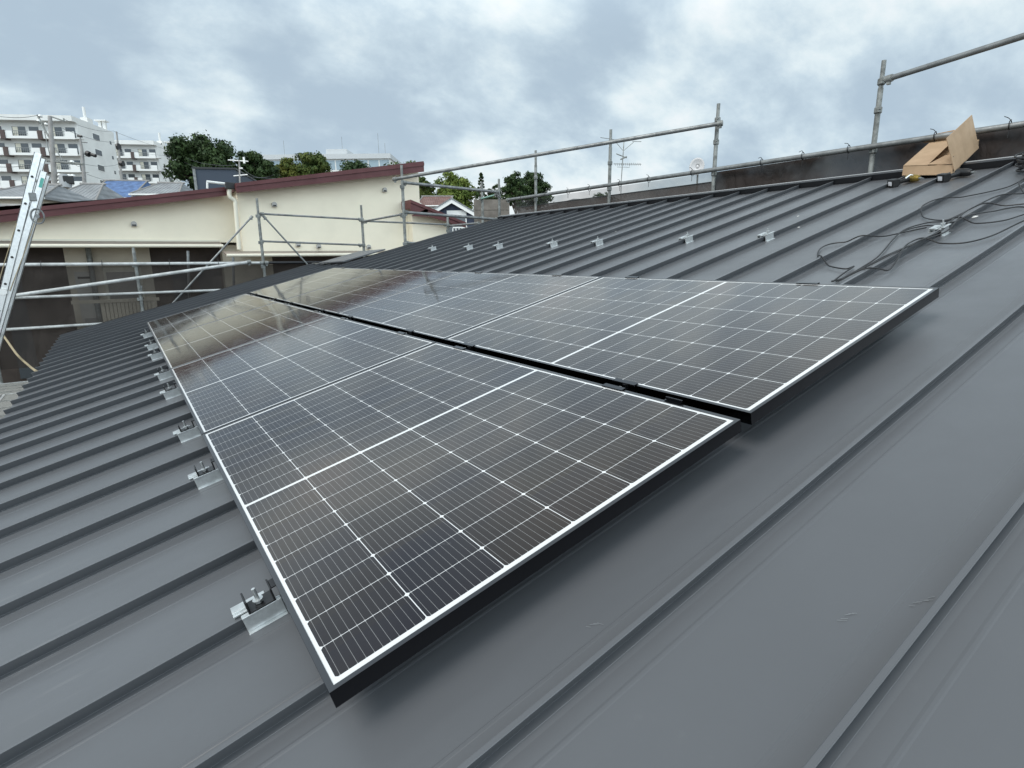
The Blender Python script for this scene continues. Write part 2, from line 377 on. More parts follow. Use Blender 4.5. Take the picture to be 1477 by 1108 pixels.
# ------------------------------------------------------------------ ground
GZ = -3.3
def gz(X, Y):
    d = X*math.sin(rad(20)) + Y*math.cos(rad(20))
    k = max(0, min(1, (d-24)/100)); k = k*k*(3-2*k)
    return GZ + 10.0*k + (0.25*noise.noise(Vector((X*0.02, Y*0.02, 0))) if d > 26 else 0)
g = MB(); xs = [-2500, -900, -400, -200] + [i*10 for i in range(-12, 31)] + [400, 700, 1500, 3000]; ys = [-1500, -300, -80] + [i*8 for i in range(-4, 30)] + [320, 500, 900, 1800, 4000]
gv = [(x, y, gz(x, y)) for y in ys for x in xs]; nx = len(xs)
g.add(gv, [(j*nx+i, j*nx+i+1, (j+1)*nx+i+1, (j+1)*nx+i) for j in range(len(ys)-1) for i in range(nx-1)])
tag(g.build('ground', m_ground, smooth=True), 'earth and paved ground sloping up behind the houses', 'ground', kind='structure')

# ------------------------------------------------------------------ the house whose roof carries the panels
house = thing('house', (0, 0, GZ), 'house with charcoal standing seam metal roof under the solar panels', 'house')
VE, VR, VS = -1.07, 5.84, 2.75; UF, UF2, UN = 9.75, 8.065, -3.3
def roof_profile(u_a, u_b):
    pts = []  # (u, n)
    k0 = math.ceil((u_a-U0)/SP); k1 = math.floor((u_b-U0)/SP)
    pts.append((u_a, PAN))
    for k in range(k0, k1+1):
        c = U0 + k*SP
        if c-0.07 < u_a or c+0.07 > u_b: continue
        for d, n in ((-0.063, 0), (-0.060, 0.0007), (-0.055, 0.0009), (-0.050, 0), (-0.019, 0), (-0.0150, 0.0005), (-0.0075, 0.0016), (-0.0070, 0.0022), (0.0088, 0.0024),
                     (0.0090, 0.0034), (-0.0066, 0.0352), (-0.0058, 0.0364), (0.0034, 0.0364), (0.0044, 0.0352), (0.0128, 0.0060), (0.0130, 0.0045),
                     (0.0140, 0.0036), (0.0150, 0.0028), (0.0170, 0.0010), (0.019, 0), (0.052, 0), (0.054, 0.0007), (0.060, 0.0007), (0.062, 0)):
            uu = c+d
            pts.append((uu, PAN+n))
    pts.append((u_b, PAN)); return pts
rs = MB()
for (ua, ub, va, vb) in ((UN, UF2, VE, VR), (UF2, UF, VE, VS)):
    pr = roof_profile(ua, ub); n = len(pr); nv = max(2, int((vb-va)/0.2))
    def wob(u, v, nn):
        k_ = round((u-U0)/SP); f_ = abs((u-U0)/SP-k_)
        du = 0.0016*noise.noise(Vector((v*0.9, k_*3.7, 0))) + 0.0007*noise.noise(Vector((v*5, k_*3.7, 4)))
        dn = 0.0022*min(1, max(0, (f_-0.19)*6))*noise.noise(Vector((v*1.6, u*2.5, 9)))
        return RP(u+du, v, nn+dn)
    vs = [wob(u, va+(vb-va)*j/nv, nn) for j in range(nv+1) for (u, nn) in pr]
    rs.add(vs, [(j*n+i, j*n+i+1, (j+1)*n+i+1, (j+1)*n+i)[::-1] for j in range(nv) for i in range(n-1)])
    k0 = math.ceil((ua-U0)/SP); k1 = math.floor((ub-U0)/SP)
    for k in range(k0, k1+1):
        c = U0+k*SP
        if not (ua < c-0.02 and c+0.02 < ub): continue
        for v_, e_ in ((va, 0.001), (vb, -0.001)):
            rs.add([RP(c+0.009, v_+e_, PAN), RP(c-0.0064, v_+e_, PAN+0.035), RP(c+0.0044, v_+e_, PAN+0.035), RP(c+0.013, v_+e_, PAN)], [(0, 1, 2, 3)])
rs.build('roof', m_roof, house)
# ridge cap, verge trims, eave fascia
rc = MB()
rc.prism([RP(UN, 5.745, PAN+0.002), RP(UN, 5.72, PAN+0.056), RP(UN, 5.79, PAN+0.062), RP(UN, 5.95, PAN+0.03), RP(UN, 5.96, -0.30), RP(UN, 5.90, -0.32), RP(UN, 5.86, PAN-0.02)], U*(UF2-UN))
rc.build('ridge_cap', m_cap, house)
rl = MB(); rl.tube([RP(UN, 5.785, PAN+0.062), RP(UF2, 5.785, PAN+0.062)], 0.006, 6)
rl.build('ridge_edge_strip', mat('pale_edge_strip', (0.34, 0.35, 0.36), 0.45), house)
vt = MB()
vt.prism([RP(UF, VE, PAN+0.004), RP(UF, VE, PAN+0.032), RP(UF, VE, -0.29), RP(UF, VE, -0.30)][:0] or [RP(UF+0.002, VE, PAN+0.03), RP(UF+0.06, VE, PAN+0.03), RP(UF+0.06, VE, PAN-0.14), RP(UF+0.002, VE, PAN-0.14)], V*(VS-VE))
vt.prism([RP(UF2+0.002, VS, PAN+0.03), RP(UF2+0.06, VS, PAN+0.03), RP(UF2+0.06, VS, PAN-0.14), RP(UF2+0.002, VS, PAN-0.14)], V*(VR-VS))
vt.prism([RP(UF2+0.06, VS-0.01, PAN+0.03), RP(UF2+0.06, VS+0.05, PAN+0.03), RP(UF2+0.06, VS+0.05, PAN-0.14), RP(UF2+0.06, VS-0.01, PAN-0.14)], U*(UF-UF2))
vt.build('verge_trim', m_cap, house)
ef = MB(); ef.box((RP(0, VE).x+0.03, UN, RP(0, VE, PAN).z-0.20), (RP(0, VE).x+0.055, UF, RP(0, VE, PAN).z-0.012)); ef.build('eave_fascia', m_cap, house)
wl = MB()
def under(X): return (X*math.sin(AL) - 0.0)/math.cos(AL) + (PAN-0.03)/math.cos(AL)
wl.prism([(-0.7, UN+0.3, GZ), (5.5, UN+0.3, GZ), (5.5, UN+0.3, under(5.5)), (-0.7, UN+0.3, under(-0.7))], (0, UF2-0.4-UN-0.3, 0))
wl.prism([(-0.7, UF2-0.1, GZ), (2.3, UF2-0.1, GZ), (2.3, UF2-0.1, under(2.3)), (-0.7, UF2-0.1, under(-0.7))], (0, UF-UF2-0.2, 0))
wl.build('wall', m_beige, house)

# flat metal sheet lying at the step of the roof
fs = MB(); a = RP(8.05, 2.78, PAN+0.05); fs.prism([a, a+U*0.95-V*0.10, a+U*0.95+V*0.62, a+V*0.72], NN*0.02)
tag(fs.build('metal_sheet', m_roof, bevel=0.002), 'flat grey metal sheet lying at the far step of the roof', 'metal sheet')

# ------------------------------------------------------------------ solar panels
RB = Matrix(((V.x, U.x, NN.x, 0), (V.y, U.y, NN.y, 0), (V.z, U.z, NN.z, 0), (0, 0, 0, 1)))
def roofM(u, v, n=0.0, tilt=0.0, spin=0.0): return Matrix.Translation(RP(u, v, n)) @ RB @ Matrix.Rotation(spin, 4, 'Z')
JG, GAP = 0.008, 0.0414
grp = 'solar panels in two rows on the roof'
pan = thing('solar_panel', None, 'nearest solar panel of the lower row, its corner nearest the camera', 'solar panel', grp, mat=roofM(0, 0))
fr = MB(); T_ = 0.011; Hh = 0.035
# frame profile with a lip, mitred at the corners
def ring(z0, z1, o, i):
    O = [(o, o), (PW-o, o), (PW-o, PL-o), (o, PL-o)]; I_ = [(i, i), (PW-i, i), (PW-i, PL-i), (i, PL-i)]
    for k in range(4):
        k2 = (k+1) % 4; a, b, c, d = O[k], O[k2], I_[k2], I_[k]
        vs = [(*p, z0) for p in (a, b, c, d)] + [(*p, z1) for p in (a, b, c, d)]
        fr.add(vs, [(0,3,2,1),(4,5,6,7),(0,1,5,4),(1,2,6,5),(2,3,7,6),(3,0,4,7)])
ring(-Hh, -0.0005, 0.0, 0.002); fr.mi = 1; ring(-0.003, 0.0, 0.0003, T_); fr.mi = 0; ring(-Hh, -Hh+0.002, 0.0002, 0.028); ring(-0.009, -0.0075, 0.002, 0.013)
fr.build('frame', [m_frame, m_lip], pan, local=True)
cs = MB(); cs.add([(T_-0.002, T_-0.002, -0.0016), (PW-T_+0.002, T_-0.002, -0.0016), (PW-T_+0.002, PL-T_+0.002, -0.0016), (T_-0.002, PL-T_+0.002, -0.0016),
                   (T_-0.002, T_-0.002, -0.0066), (PW-T_+0.002, T_-0.002, -0.0066), (PW-T_+0.002, PL-T_+0.002, -0.0066), (T_-0.002, PL-T_+0.002, -0.0066)],
                  [(0,1,2,3),(7,6,5,4),(0,4,5,1),(1,5,6,2),(2,6,7,3),(3,7,4,0)])
cs.build('cell_sheet', m_cell, pan, local=True)
jb = MB(); jb.box((PW/2-0.05, PL/2-0.04, -0.03), (PW/2+0.05, PL/2+0.04, -0.008)); jb.build('junction_box', m_blk, pan, local=True)
kids(pan)
names = ['nearest', 'second', 'third', 'farthest']
for r in range(2):
    for i in range(4):
        if r == i == 0: continue
        lb = ('%s solar panel of the %s row, counted from the camera' % (names[i], ['lower', 'upper'][r])) if not (r == 1 and i == 0) else 'nearest solar panel of the upper row, beside the bare roof and cables'
        dup(pan, roofM(i*(PL+JG) + (-0.0017 if r else 0), r*(PW+GAP)), lb)

# ------------------------------------------------------------------ seam clamps (local x = up the slope, y = along the eave, z = off the roof, origin on the seam top)
def clamp(name, label, group, M0, hook):
    t = thing(name, None, label, 'clamp', group, mat=M0)
    a = MB()
    a.box((-0.045, -0.0165, -0.034), (0.045, -0.0112, 0.014))                 # near plate
    a.box((-0.045, -0.026, 0.010), (0.045, -0.0165, 0.0145)); a.box((-0.045, -0.0265, -0.036), (0.045, -0.0165, -0.031))
    a.box((-0.045, -0.0112, 0.002), (0.045, 0.002, 0.007))
    a.build('jaw', m_clamp, t, local=True, bevel=0.001)
    b = MB(); b.box((-0.060, 0.0112, -0.034), (0.018, 0.0165, 0.016)); b.box((-0.060, 0.0165, -0.012), (0.018, 0.034, -0.006)); b.box((-0.060, 0.0165, 0.010), (0.018, 0.040, 0.0155))
    b.box((-0.060, 0.034, -0.012), (0.018, 0.040, 0.010)); b.box((-0.060, 0.0025, 0.0075), (0.018, 0.0112, 0.012))
    b.build('jaw', m_clamp, t, local=True, bevel=0.001)
    c = MB(); c.tube([(0.0, -0.004, 0.007), (0.0, -0.004, 0.058 if hook else 0.046)], 0.0045, 8); c.tube([(0, -0.004, 0.020), (0, -0.004, 0.0275)], 0.0095, 6); c.tube([(0, -0.004, 0.0275), (0, -0.004, 0.029)], 0.012, 12)
    c.build('bolt', m_clamp, t, local=True)
    if hook:
        h = MB(); h.box((-0.028, -0.026, 0.0145), (-0.024, 0.022, 0.048)); h.box((-0.024, -0.026, 0.0145), (0.030, 0.022, 0.0185))
        h.box((0.030, -0.026, 0.0145), (0.034, 0.022, 0.0495)); h.box((0.034, -0.02, 0.044), (0.046, 0.016, 0.0475))
        h.build('holder', m_blkm, t, local=True, bevel=0.0008)
    kids(t); return t
ks = [1, 4, 6, 9, 11, 14, 16, 19]
def useam(k): return U0 + k*SP
gl, gr_ = 'seam clamps along the lower edge of the panels', 'bare seam clamps between the panels and the ridge'
c0 = clamp('seam_clamp', 'nearest silver seam clamp at the lower edge of the panels, beside the near corner', gl, roofM(useam(1), -0.045, -H0), True)
for i, k in enumerate(ks[1:]):
    dup(c0, roofM(useam(k), -0.040-0.006*random.random(), -H0, spin=random.uniform(-.03, .03)), '%s silver seam clamp along the lower panel edge, counted from the near corner' % ORD[i+1])
c1 = clamp('seam_clamp', 'silver seam clamp with bolt under the loose black cables, nearest of the bare row', gr_, roofM(useam(1), 3.585, -H0), False)
for i, k in enumerate(ks[1:]):
    dup(c1, roofM(useam(k), 3.585+0.01*random.random(), -H0, spin=random.uniform(-.03, .03)), '%s silver clamp of the bare row above the panels, counted from the cables' % ORD[i+1])
# clips holding the two rows / the upper edge
def clip(label, group, M0, mid):
    t = thing('panel_clip', None, label, 'clip', group, mat=M0)
    a = MB(); a.box((-0.014, -0.045, 0.0008), (0.0065, 0.045, 0.0042)); a.box((0.003, -0.045, -0.045), (0.0065, 0.045, 0.0008))
    if mid: a.box((GAP-0.0065, -0.055, 0.0008), (GAP+0.013, 0.045, 0.0036)); a.box((GAP-0.0065, -0.055, -0.045), (GAP-0.003, 0.045, 0.0008))
    a.build('lip', m_frame, t, local=True, bevel=0.0006)
    b = MB(); b.box((0.0065, -0.045, -0.030), (GAP-0.0066, 0.045, -0.026)); b.build('web', m_blkm, t, local=True)
    c = MB(); c.tube([(GAP/2, 0, -0.06), (GAP/2, 0, -0.008)], 0.005, 8); c.tube([(GAP/2, 0, -0.018), (GAP/2, 0, -0.008)], 0.009, 6); c.build('bolt', m_clamp, t, local=True)
    kids(t); return t
gm, gt = 'clips in the gap between the two panel rows', 'clips along the upper edge of the panels'
d0 = clip('nearest black clip in the gap between the two panel rows', gm, roofM(useam(1)-0.01, PW), True)
for i, k in enumerate(ks[1:]): dup(d0, roofM(useam(k), PW), '%s clip in the gap between the panel rows, counted from the camera' % ORD[i+1])
d1 = clip('nearest clip on the upper panel edge, where the loose cables start', gt, roofM(useam(1), 2*PW+GAP), False)
for i, k in enumerate(ks[1:]): dup(d1, roofM(useam(k), 2*PW+GAP), '%s clip on the upper panel edge, counted from the loose cables' % ORD[i+1])
sc = MB(); m0 = roofM(0.22, PW)
sc.box((0.004, -0.03, -0.012), (0.007, 0.03, 0.010), m0); sc.box((-0.004, -0.03, 0.001), (0.004, 0.03, 0.0035), m0)
tag(sc.build('earthing_plate', m_frame), 'small grey plate standing in the row gap near its near end', 'plate')

# ------------------------------------------------------------------ cables on the roof
def curve_pts(pts, sub=8):
    out = []; n = len(pts)
    for i in range(n-1):
        p0, p1, p2, p3 = pts[max(i-1, 0)], pts[i], pts[i+1], pts[min(i+2, n-1)]
        for k in range(sub):
            t = k/sub; out.append(0.5*((2*p1)+(p2-p0)*t+(2*p0-5*p1+4*p2-p3)*t*t+(3*p1-p0-3*p2+p3)*t**3))
    out.append(pts[-1]); return out
def cable(pix, label, lift=0.012, r=0.0037):
    pts = []
    for (a, b) in pix:
        p = onR(1140+a/4.383, 220+b/4.383, PAN+lift)
        pts.append(p)
    pts = curve_pts(pts)
    res = []
    for p in pts:   # climb over the seams
        u = p.y; d = abs((u-U0)/SP - round((u-U0)/SP))*SP
        k = max(0, 1-d/0.09); k = k*k*(3-2*k)
        res.append(p + NN*(0.030*k))
    o = MB().tube(res, r, 8).build('cable', m_cable, smooth=True)
    return tag(o, label, 'cable', 'loose black cables on the roof')
cable([(1600, 60), (1477, 165), (1400, 210), (1250, 250), (1050, 290), (940, 320), (862, 350), (826, 380), (840, 408), (900, 425), (985, 428), (1060, 405), (1130, 378), (1250, 350), (1477, 325), (1650, 305)], 'black cable making the highest loop, from the coil round above the clamp')
cable([(1650, 340), (1477, 392), (1350, 430), (1200, 448), (1080, 445), (1000, 440), (900, 440), (820, 455), (740, 480), (690, 510), (640, 560), (590, 620), (540, 670), (450, 730), (380, 775), (290, 815)], 'black cable running behind the clamp, then down in an S to the panel')
cable([(860, 475), (740, 500), (600, 530), (480, 555), (380, 565), (270, 575), (200, 600), (172, 640), (185, 680), (240, 715), (310, 732), (360, 735), (402, 720), (340, 762), (270, 815)], 'black cable making the long leftmost loop over the pan')
cable([(1120, 378), (1070, 440), (1000, 510), (900, 560), (820, 590), (760, 625), (720, 640), (640, 672), (585, 690), (500, 730), (380, 790), (320, 822)], 'black cable following the seam under the clamp down to the panel')
cable([(1650, 420), (1477, 465), (1380, 490), (1200, 550), (1060, 575), (880, 575), (790, 585), (740, 610), (700, 665), (630, 745), (560, 760), (420, 782), (260, 815)], 'lowest black cable, reaching the panel edge from the right frame edge')
cable([(1620, 120), (1490, 165), (1445, 200), (1450, 240), (1500, 268), (1620, 290)], 'short black cable loop at the right frame edge below the coil')
cable([(1650, 230), (1477, 262), (1330, 300), (1230, 335), (1140, 372), (1060, 420), (1010, 470), (960, 520), (860, 572), (720, 640), (560, 720), (420, 775), (300, 818)], 'black cable running straight from the upper right edge down beside the clamp')
cable([(1650, 380), (1477, 345), (1380, 352), (1290, 372), (1200, 400), (1130, 425), (1075, 452), (1040, 470), (980, 480), (930, 470), (860, 462), (760, 482), (700, 505)], 'black cable lying loosely across the clamp between two others')
tag(MB().tube([RP(0.42, 2.335, -0.03), RP(0.46, 2.34, -0.03), RP(0.50, 2.345, -0.035)], 0.006, 8).build('cable_connector', m_blk, smooth=True), 'black plug connector lying on the upper panel edge', 'connector')
# coil of cable
cc = RP(0.50, 5.42, PAN); co = MB(); pts = []
for i in range(0, 9*24):
    a = 2*math.pi*i/24; r_ = 0.175 + 0.022*math.sin(i*0.37) + 0.008*math.sin(a*3+i*0.01)
    h = 0.012 + 0.0135*(i/24)*1.0
    pts.append(cc + U*(r_*math.cos(a)) + V*(r_*math.sin(a)) + NN*(h+0.005*math.sin(a*2+i*.2)))
co.tube(pts, 0.0065, 7); tag(co.build('cable_coil', m_cable, smooth=True), 'thick coil of black cable resting by the ridge at the right frame edge', 'cable coil')
for i, (x, y) in enumerate(((1030, 332), (1151, 312), (888, 334), (1406, 313), (1152, 328))):
    p = onR(x, y, PAN+0.0025); s_ = 0.02 if i in (0, 3) else 0.008
    o = MB(); n_ = 7; o.prism([p + U*(s_*random.uniform(.5, 1.2)*math.cos(2*math.pi*k/n_)) + V*(1.7*s_*random.uniform(.5, 1)*math.sin(2*math.pi*k/n_)) for k in range(n_)], NN*0.0015)
    tag(o.build('scrap', m_paper), ['largest pale scrap on the bare pan above the clamp row', 'small pale chip beyond the bare clamp nearest the cables', 'tiny pale chip near the fifth bare clamp', 'curled pale scrap beside the looped cables', 'tiny pale chip on the pan right of a bare clamp'][i], 'scrap')

m_scuff = mat('chalky_scuff', (0.22, 0.23, 0.24), 0.8)
for k_, (x, y, n_, lab) in enumerate(((1311, 872, 6, 'hatched pale scuff beside the lowest right seam'), (1207, 893, 5, 'faint row of scuff ticks on the lower right pan'), (845, 905, 4, 'faint scuff ticks on the pan left of the middle seam'))):
    o = MB()
    for i in range(n_):
        p = onR(x+i*5.5, y-i*2+random.uniform(-2, 2), PAN+0.0016); o.tube([p, p+V*0.004*random.uniform(1, 3)-U*0.006*random.uniform(1, 2.2)], 0.0005, 4)
    tag(o.build('scuff_mark', m_scuff), lab, 'scuff mark')

# ------------------------------------------------------------------ cardboard box by the ridge
bx = thing('cardboard_box', onR(1301, 252, PAN+0.02), 'open long cardboard carton with raised flap resting on the ridge', 'box')
A = PT(1301, 253.5, 4.823); B_ = PT(1373, 252.5, 4.508); hB = UP*0.0
# long axis runs up and away; the near short side faces the camera
Dk = (PT(1340, 209, 5.109) - PT(1301, 243.5, 4.823))          # depth direction along the left top edge
W1 = B_ - A
Hv = Vector((0.03, 0, 1)).normalized()*0.075
a0, a1 = A, B_; b0, b1 = A+Dk, B_+Dk
th = 0.006
def slab(mb, p, q, r, s, t):
    nrm = (q-p).cross(s-p).normalized()*t; mb.prism([p, q, r, s], nrm)
body = MB()
slab(body, a0, a1, a1+Hv, a0+Hv, -th); slab(body, b0, b1, b1+Hv, b0+Hv, th)
slab(body, a0, b0, b0+Hv, a0+Hv, th); slab(body, a1, b1, b1+Hv, a1+Hv, -th); slab(body, a0, a1, b1, b0, th)
body.build('carton_body', [m_card], bx)
t0 = a0+Hv; t1 = a1+Hv; w = W1
fl = MB(); z_ = Vector((0, 0, 0.002))
slab(fl, t0+z_, t0+w*0.50+z_, t0+w*0.50+Dk+Vector((0, 0, 0.01)), t0+Dk+z_, 0.004); fl.build('flap', m_card, bx)
fl = MB(); slab(fl, t0+w*0.50+z_*3.2, t1+z_*3.2, t1+Dk*0.34+z_*2+Vector((0, 0, 0.003)), t0+w*0.66+Dk*0.34+z_*2+Vector((0, 0, 0.003)), 0.004); fl.build('flap', m_card, bx)
fl = MB()
q0 = PT(1376, 247, 4.489); q1 = PT(1411, 214, 4.756); q2 = PT(1401, 166, 4.699); q3 = PT(1364.5, 200, 4.450)
slab(fl, q0, q1, q2, q3, 0.005); fl.build('flap', m_card, bx)
fl = MB(); r0 = t0+Dk; r1 = t0+Dk+w*0.62; slab(fl, r0-w*0.12, r1, r1+Vector((0.02, 0.06, 0.10)), r0+Vector((0, 0.06, 0.045))-w*0.30, 0.004); fl.build('flap', m_cardin, bx)
ed = MB(); ed.tube([q3*0.985+q0*0.015+(q1-q0)*0.0, q0*0.55+q3*0.45][:0] or [q0+(q3-q0)*0.42-FW*0.004, q1+(q2-q1)*0.42-FW*0.004], 0.003, 5); ed.build('crease', m_cardin, bx)
hl = MB(); hc = q0+(q3-q0)*0.40+(q1-q0)*0.06-FW*0.006; hl.tube([hc, hc+FW*0.004], 0.006, 8); hl.build('hand_hole', m_blk, bx)

# ------------------------------------------------------------------ cordless tools
def tool(u, v, spin, label, gold):
    m0 = roofM(u, v, PAN+0.002, spin=spin); t = thing('impact_driver', None, label, 'power tool', 'cordless tools beside the carton', mat=m0)
    # lying on its side: x along the handle (battery at x<0), head at x>0 turned along y
    b = MB(); b.box((-0.055, -0.038, 0.0), (-0.005, 0.038, 0.062)); b.box((-0.005, -0.030, 0.008), (0.012, 0.030, 0.056)); b.build('battery', m_blk, t, local=True, bevel=0.006)
    l = MB(); l.box((-0.0565, -0.020, 0.014), (-0.0552, 0.020, 0.046)); l.build('battery_label', m_lab, t, local=True)
    h = MB(); h.tube([(0.010, 0, 0.03), (0.05, 0.004, 0.03), (0.11, 0.008, 0.032)], [0.021, 0.017, 0.021], 12); h.build('handle', m_blk, t, local=True, smooth=True)
    k = MB(); k.tube([(0.13, 0.062, 0.034), (0.13, 0.05, 0.034), (0.13, -0.015, 0.034), (0.13, -0.055, 0.034), (0.13, -0.075, 0.034)], [0.018, 0.030, 0.031, 0.026, 0.016], 14)
    k.build('motor_housing', m_tool if gold else m_blk, t, local=True, smooth=True)
    c = MB(); c.tube([(0.13, -0.075, 0.034), (0.13, -0.100, 0.034)], 0.009, 10); c.tube([(0.13, -0.1, 0.034), (0.13, -0.125, 0.034)], 0.004, 6); c.build('chuck', m_galv, t, local=True, smooth=True)
    if gold: r = MB(); r.tube([(0.05, -0.03, 0.05), (0.085, -0.035, 0.07), (0.11, -0.03, 0.06)], 0.007, 8); r.build('trigger_guard', m_alu, t, local=True, smooth=True)
    return t
tool(1.43, 5.31, rad(-32), 'black and brass cordless driver left of the pair, in front of the carton', True)
tool(1.09, 5.33, rad(-30), 'all black cordless driver right of the pair, below the carton flap', False)

# ------------------------------------------------------------------ scaffold
PR = 0.0243
def post(parent, X, Y, z0, z1, collars, spigot=0.24):
    m = MB(); m.tube([(X, Y, z0), (X, Y, z1-spigot)], PR, 12); m.tube([(X, Y, z1-spigot), (X, Y, z1)], PR*0.84, 12)
    o = m.build('post', m_galvold, parent, smooth=True)
    for z in collars:
        c = MB(); c.tube([(X, Y, z-0.030), (X, Y, z-0.022), (X, Y, z+0.022), (X, Y, z+0.030)], [PR+0.003, PR+0.010, PR+0.010, PR+0.003], 12)
        c.cbox((X-0.036, Y-0.022, z), (0.030, 0.016, 0.05)); c.cbox((X+0.030, Y+0.018, z+0.01), (0.022, 0.016, 0.035)); c.tube([(X-0.046, Y-0.05, z), (X-0.046, Y-0.01, z)], 0.007, 6)
        c.build('coupler', m_galvold, o, smooth=True)
    return o
def rail(parent, a, b, r=PR, name='rail', ends=True, m=None):
    a, b = Vector(a), Vector(b); o = MB(); o.tube([a, b], r, 12)
    o = o.build(name, m or m_galv, parent, smooth=True)
    if ends:
        d = (b-a).normalized()
        for p in (a+d*0.01, b-d*0.01):
            c = MB(); c.tube([p-d*0.03, p+d*0.03], r+0.009, 10); c.cbox(p+Vector((0, 0, -r-0.012)), (0.03, 0.03, 0.03)); c.build('end_clamp', m_galvold, o, smooth=True)
    return o
def brace(parent, a, b): return rail(parent, a, b, 0.0145, 'brace')
# far gable, lower part
Y1 = 9.95
sA = thing('scaffold', (0, Y1, GZ), 'grey pipe scaffold with nets across the lower far gable, before the cream house', 'scaffold')
xA = [-1.80, 0.05, 1.92, 3.74, 5.56]
post(sA, xA[0], Y1, GZ, 0.9, [0.66, 0.1, -0.45])
post(sA, xA[1], Y1, GZ, onY(197, 357, Y1).z, [0.62, 0.10, -0.35], 0.05)
post(sA, xA[2], Y1, GZ, onY(371, 286, Y1).z, [onY(374, 312, Y1).z, onY(376, 350, Y1).z, onY(379, 385, Y1).z])
post(sA, xA[3], Y1, GZ, onY(521, 296, Y1).z, [onY(522, 317, Y1).z, onY(523, 354, Y1).z])
post(sA, xA[4], Y1, GZ, onY(645, 310, Y1).z, [onY(645, 324, Y1).z, onY(645, 333, Y1).z], 0.05)
zt = onY(200, 380, Y1).z; zb = onY(100, 426.5, Y1).z; zc = onY(75, 471, Y1).z
rail(sA, (-3.4, Y1-0.05, zt+0.02), (xA[2]-0.03, Y1-0.05, zt-0.02), m=m_galvl); rail(sA, (xA[2]+0.03, Y1-0.05, zt-0.02), (xA[3], Y1-0.05, zt-0.03), m=m_blkm)
rail(sA, (-3.4, Y1-0.05, zb), (xA[2], Y1-0.05, zb), 0.021, m=m_galvl); rail(sA, (-3.4, Y1-0.05, zc), (xA[2], Y1-0.05, zc), 0.021, m=m_galvl)
rail(sA, onY(14, 427.5, Y1-0.3), onY(360, 378, Y1-0.3), 0.026, m=m_galvl)
for ya, yb in ((308.5, 316.5), (348, 353.5)): rail(sA, onY(377, ya, Y1), onY(520, yb, Y1), 0.017)
rail(sA, onY(527, 319, Y1), onY(643, 324, Y1), 0.017)
brace(sA, onY(363, 313, Y1-0.05), onY(236, 452, Y1-0.05)); brace(sA, onY(381, 313, Y1-0.08), onY(452, 391, Y1-0.08))
rail(sA, onY(204, 412, Y1), onY(204, 470, Y1), 0.012, 'tie_bar', False)
for x in (270, 335):   # short vertical galvanised stubs beyond
    rail(sA, onY(x+1, 362+ (x>300)*9, Y1+0.6), onY(x+4, 460, Y1+0.6), 0.022, 'stub_post', False)
# far gable, upper part
Y2 = 8.2
sB = thing('scaffold', (4, Y2, GZ), 'grey pipe guard frame at the upper far corner of the roof, before the blue house', 'scaffold')
xB = [onY(582, 300, Y2).x, onY(720, 290, Y2).x]
post(sB, xB[0], Y2, GZ, onY(577, 238, Y2).z, [onY(580, 270, Y2).z, onY(581, 312, Y2).z, onY(584, 352, Y2).z])
post(sB, xB[1], Y2, GZ, onY(718, 258, Y2).z, [onY(718, 283, Y2).z])
post(sB, xB[1]+0.02, Y2+0.62, GZ, onY(690, 262, Y2+.62).z, [onY(691, 286, Y2+.62).z, onY(691, 314, Y2+.62).z], 0.1)
rail(sB, onY(583, 263.5, Y2), onY(717, 277.0, Y2)); rail(sB, onY(585, 306.4, Y2), onY(717, 316.6, Y2))
rail(sB, onY(524, 319.5, Y1-0.04), onY(579, 309.5, Y2+0.04), 0.017); rail(sB, onY(647, 326, Y1), onY(690, 322, Y2+.62), 0.02)
rail(sB, onY(693, 287, Y2+.62), onY(716, 281, Y2+0.05), 0.015, m=mat('green_pipe', (0.25, 0.42, 0.36), 0.5, 0.3))
rail(sB, onY(586, 350, Y2), onY(640, 354, Y2), 0.02)
# ridge side
XR = 6.0
sC = thing('scaffold', (XR, 4, GZ), 'grey pipe scaffold standing beyond the ridge with a tall row of posts', 'scaffold')
yC = [0.22, 2.03, 3.84, 5.67, 7.50]
tops = [2.45, onX(1276, 87, XR).z, onX(1039, 149, XR).z, onX(881, 187, XR).z, onX(773, 217, XR).z]
for i, y in enumerate(yC):
    post(sC, XR, y, GZ, tops[i], [1.66, 2.02 if i else 2.0] + ([2.27] if i in (1, 2) else []))
zr = 1.70
rail(sC, (XR-0.05, -1.2, zr-0.02), (XR-0.05, Y2+0.1, zr+0.015), 0.026)
zd = onX(1036, 180, XR).z
rail(sC, onX(1040, 178, XR-0.06), onY(569, 258.6, Y2-0.06), 0.0243)
rail(sC, onX(1281, 114, XR-0.06), onZ(1477, 52, 2.3)+(onZ(1477, 52, 2.3)-onX(1281, 114, XR-0.06))*0.5, 0.0243)
p_ = onZ(1477, 52, 2.3)+(onZ(1477, 52, 2.3)-onX(1281, 114, XR-0.06))*0.5
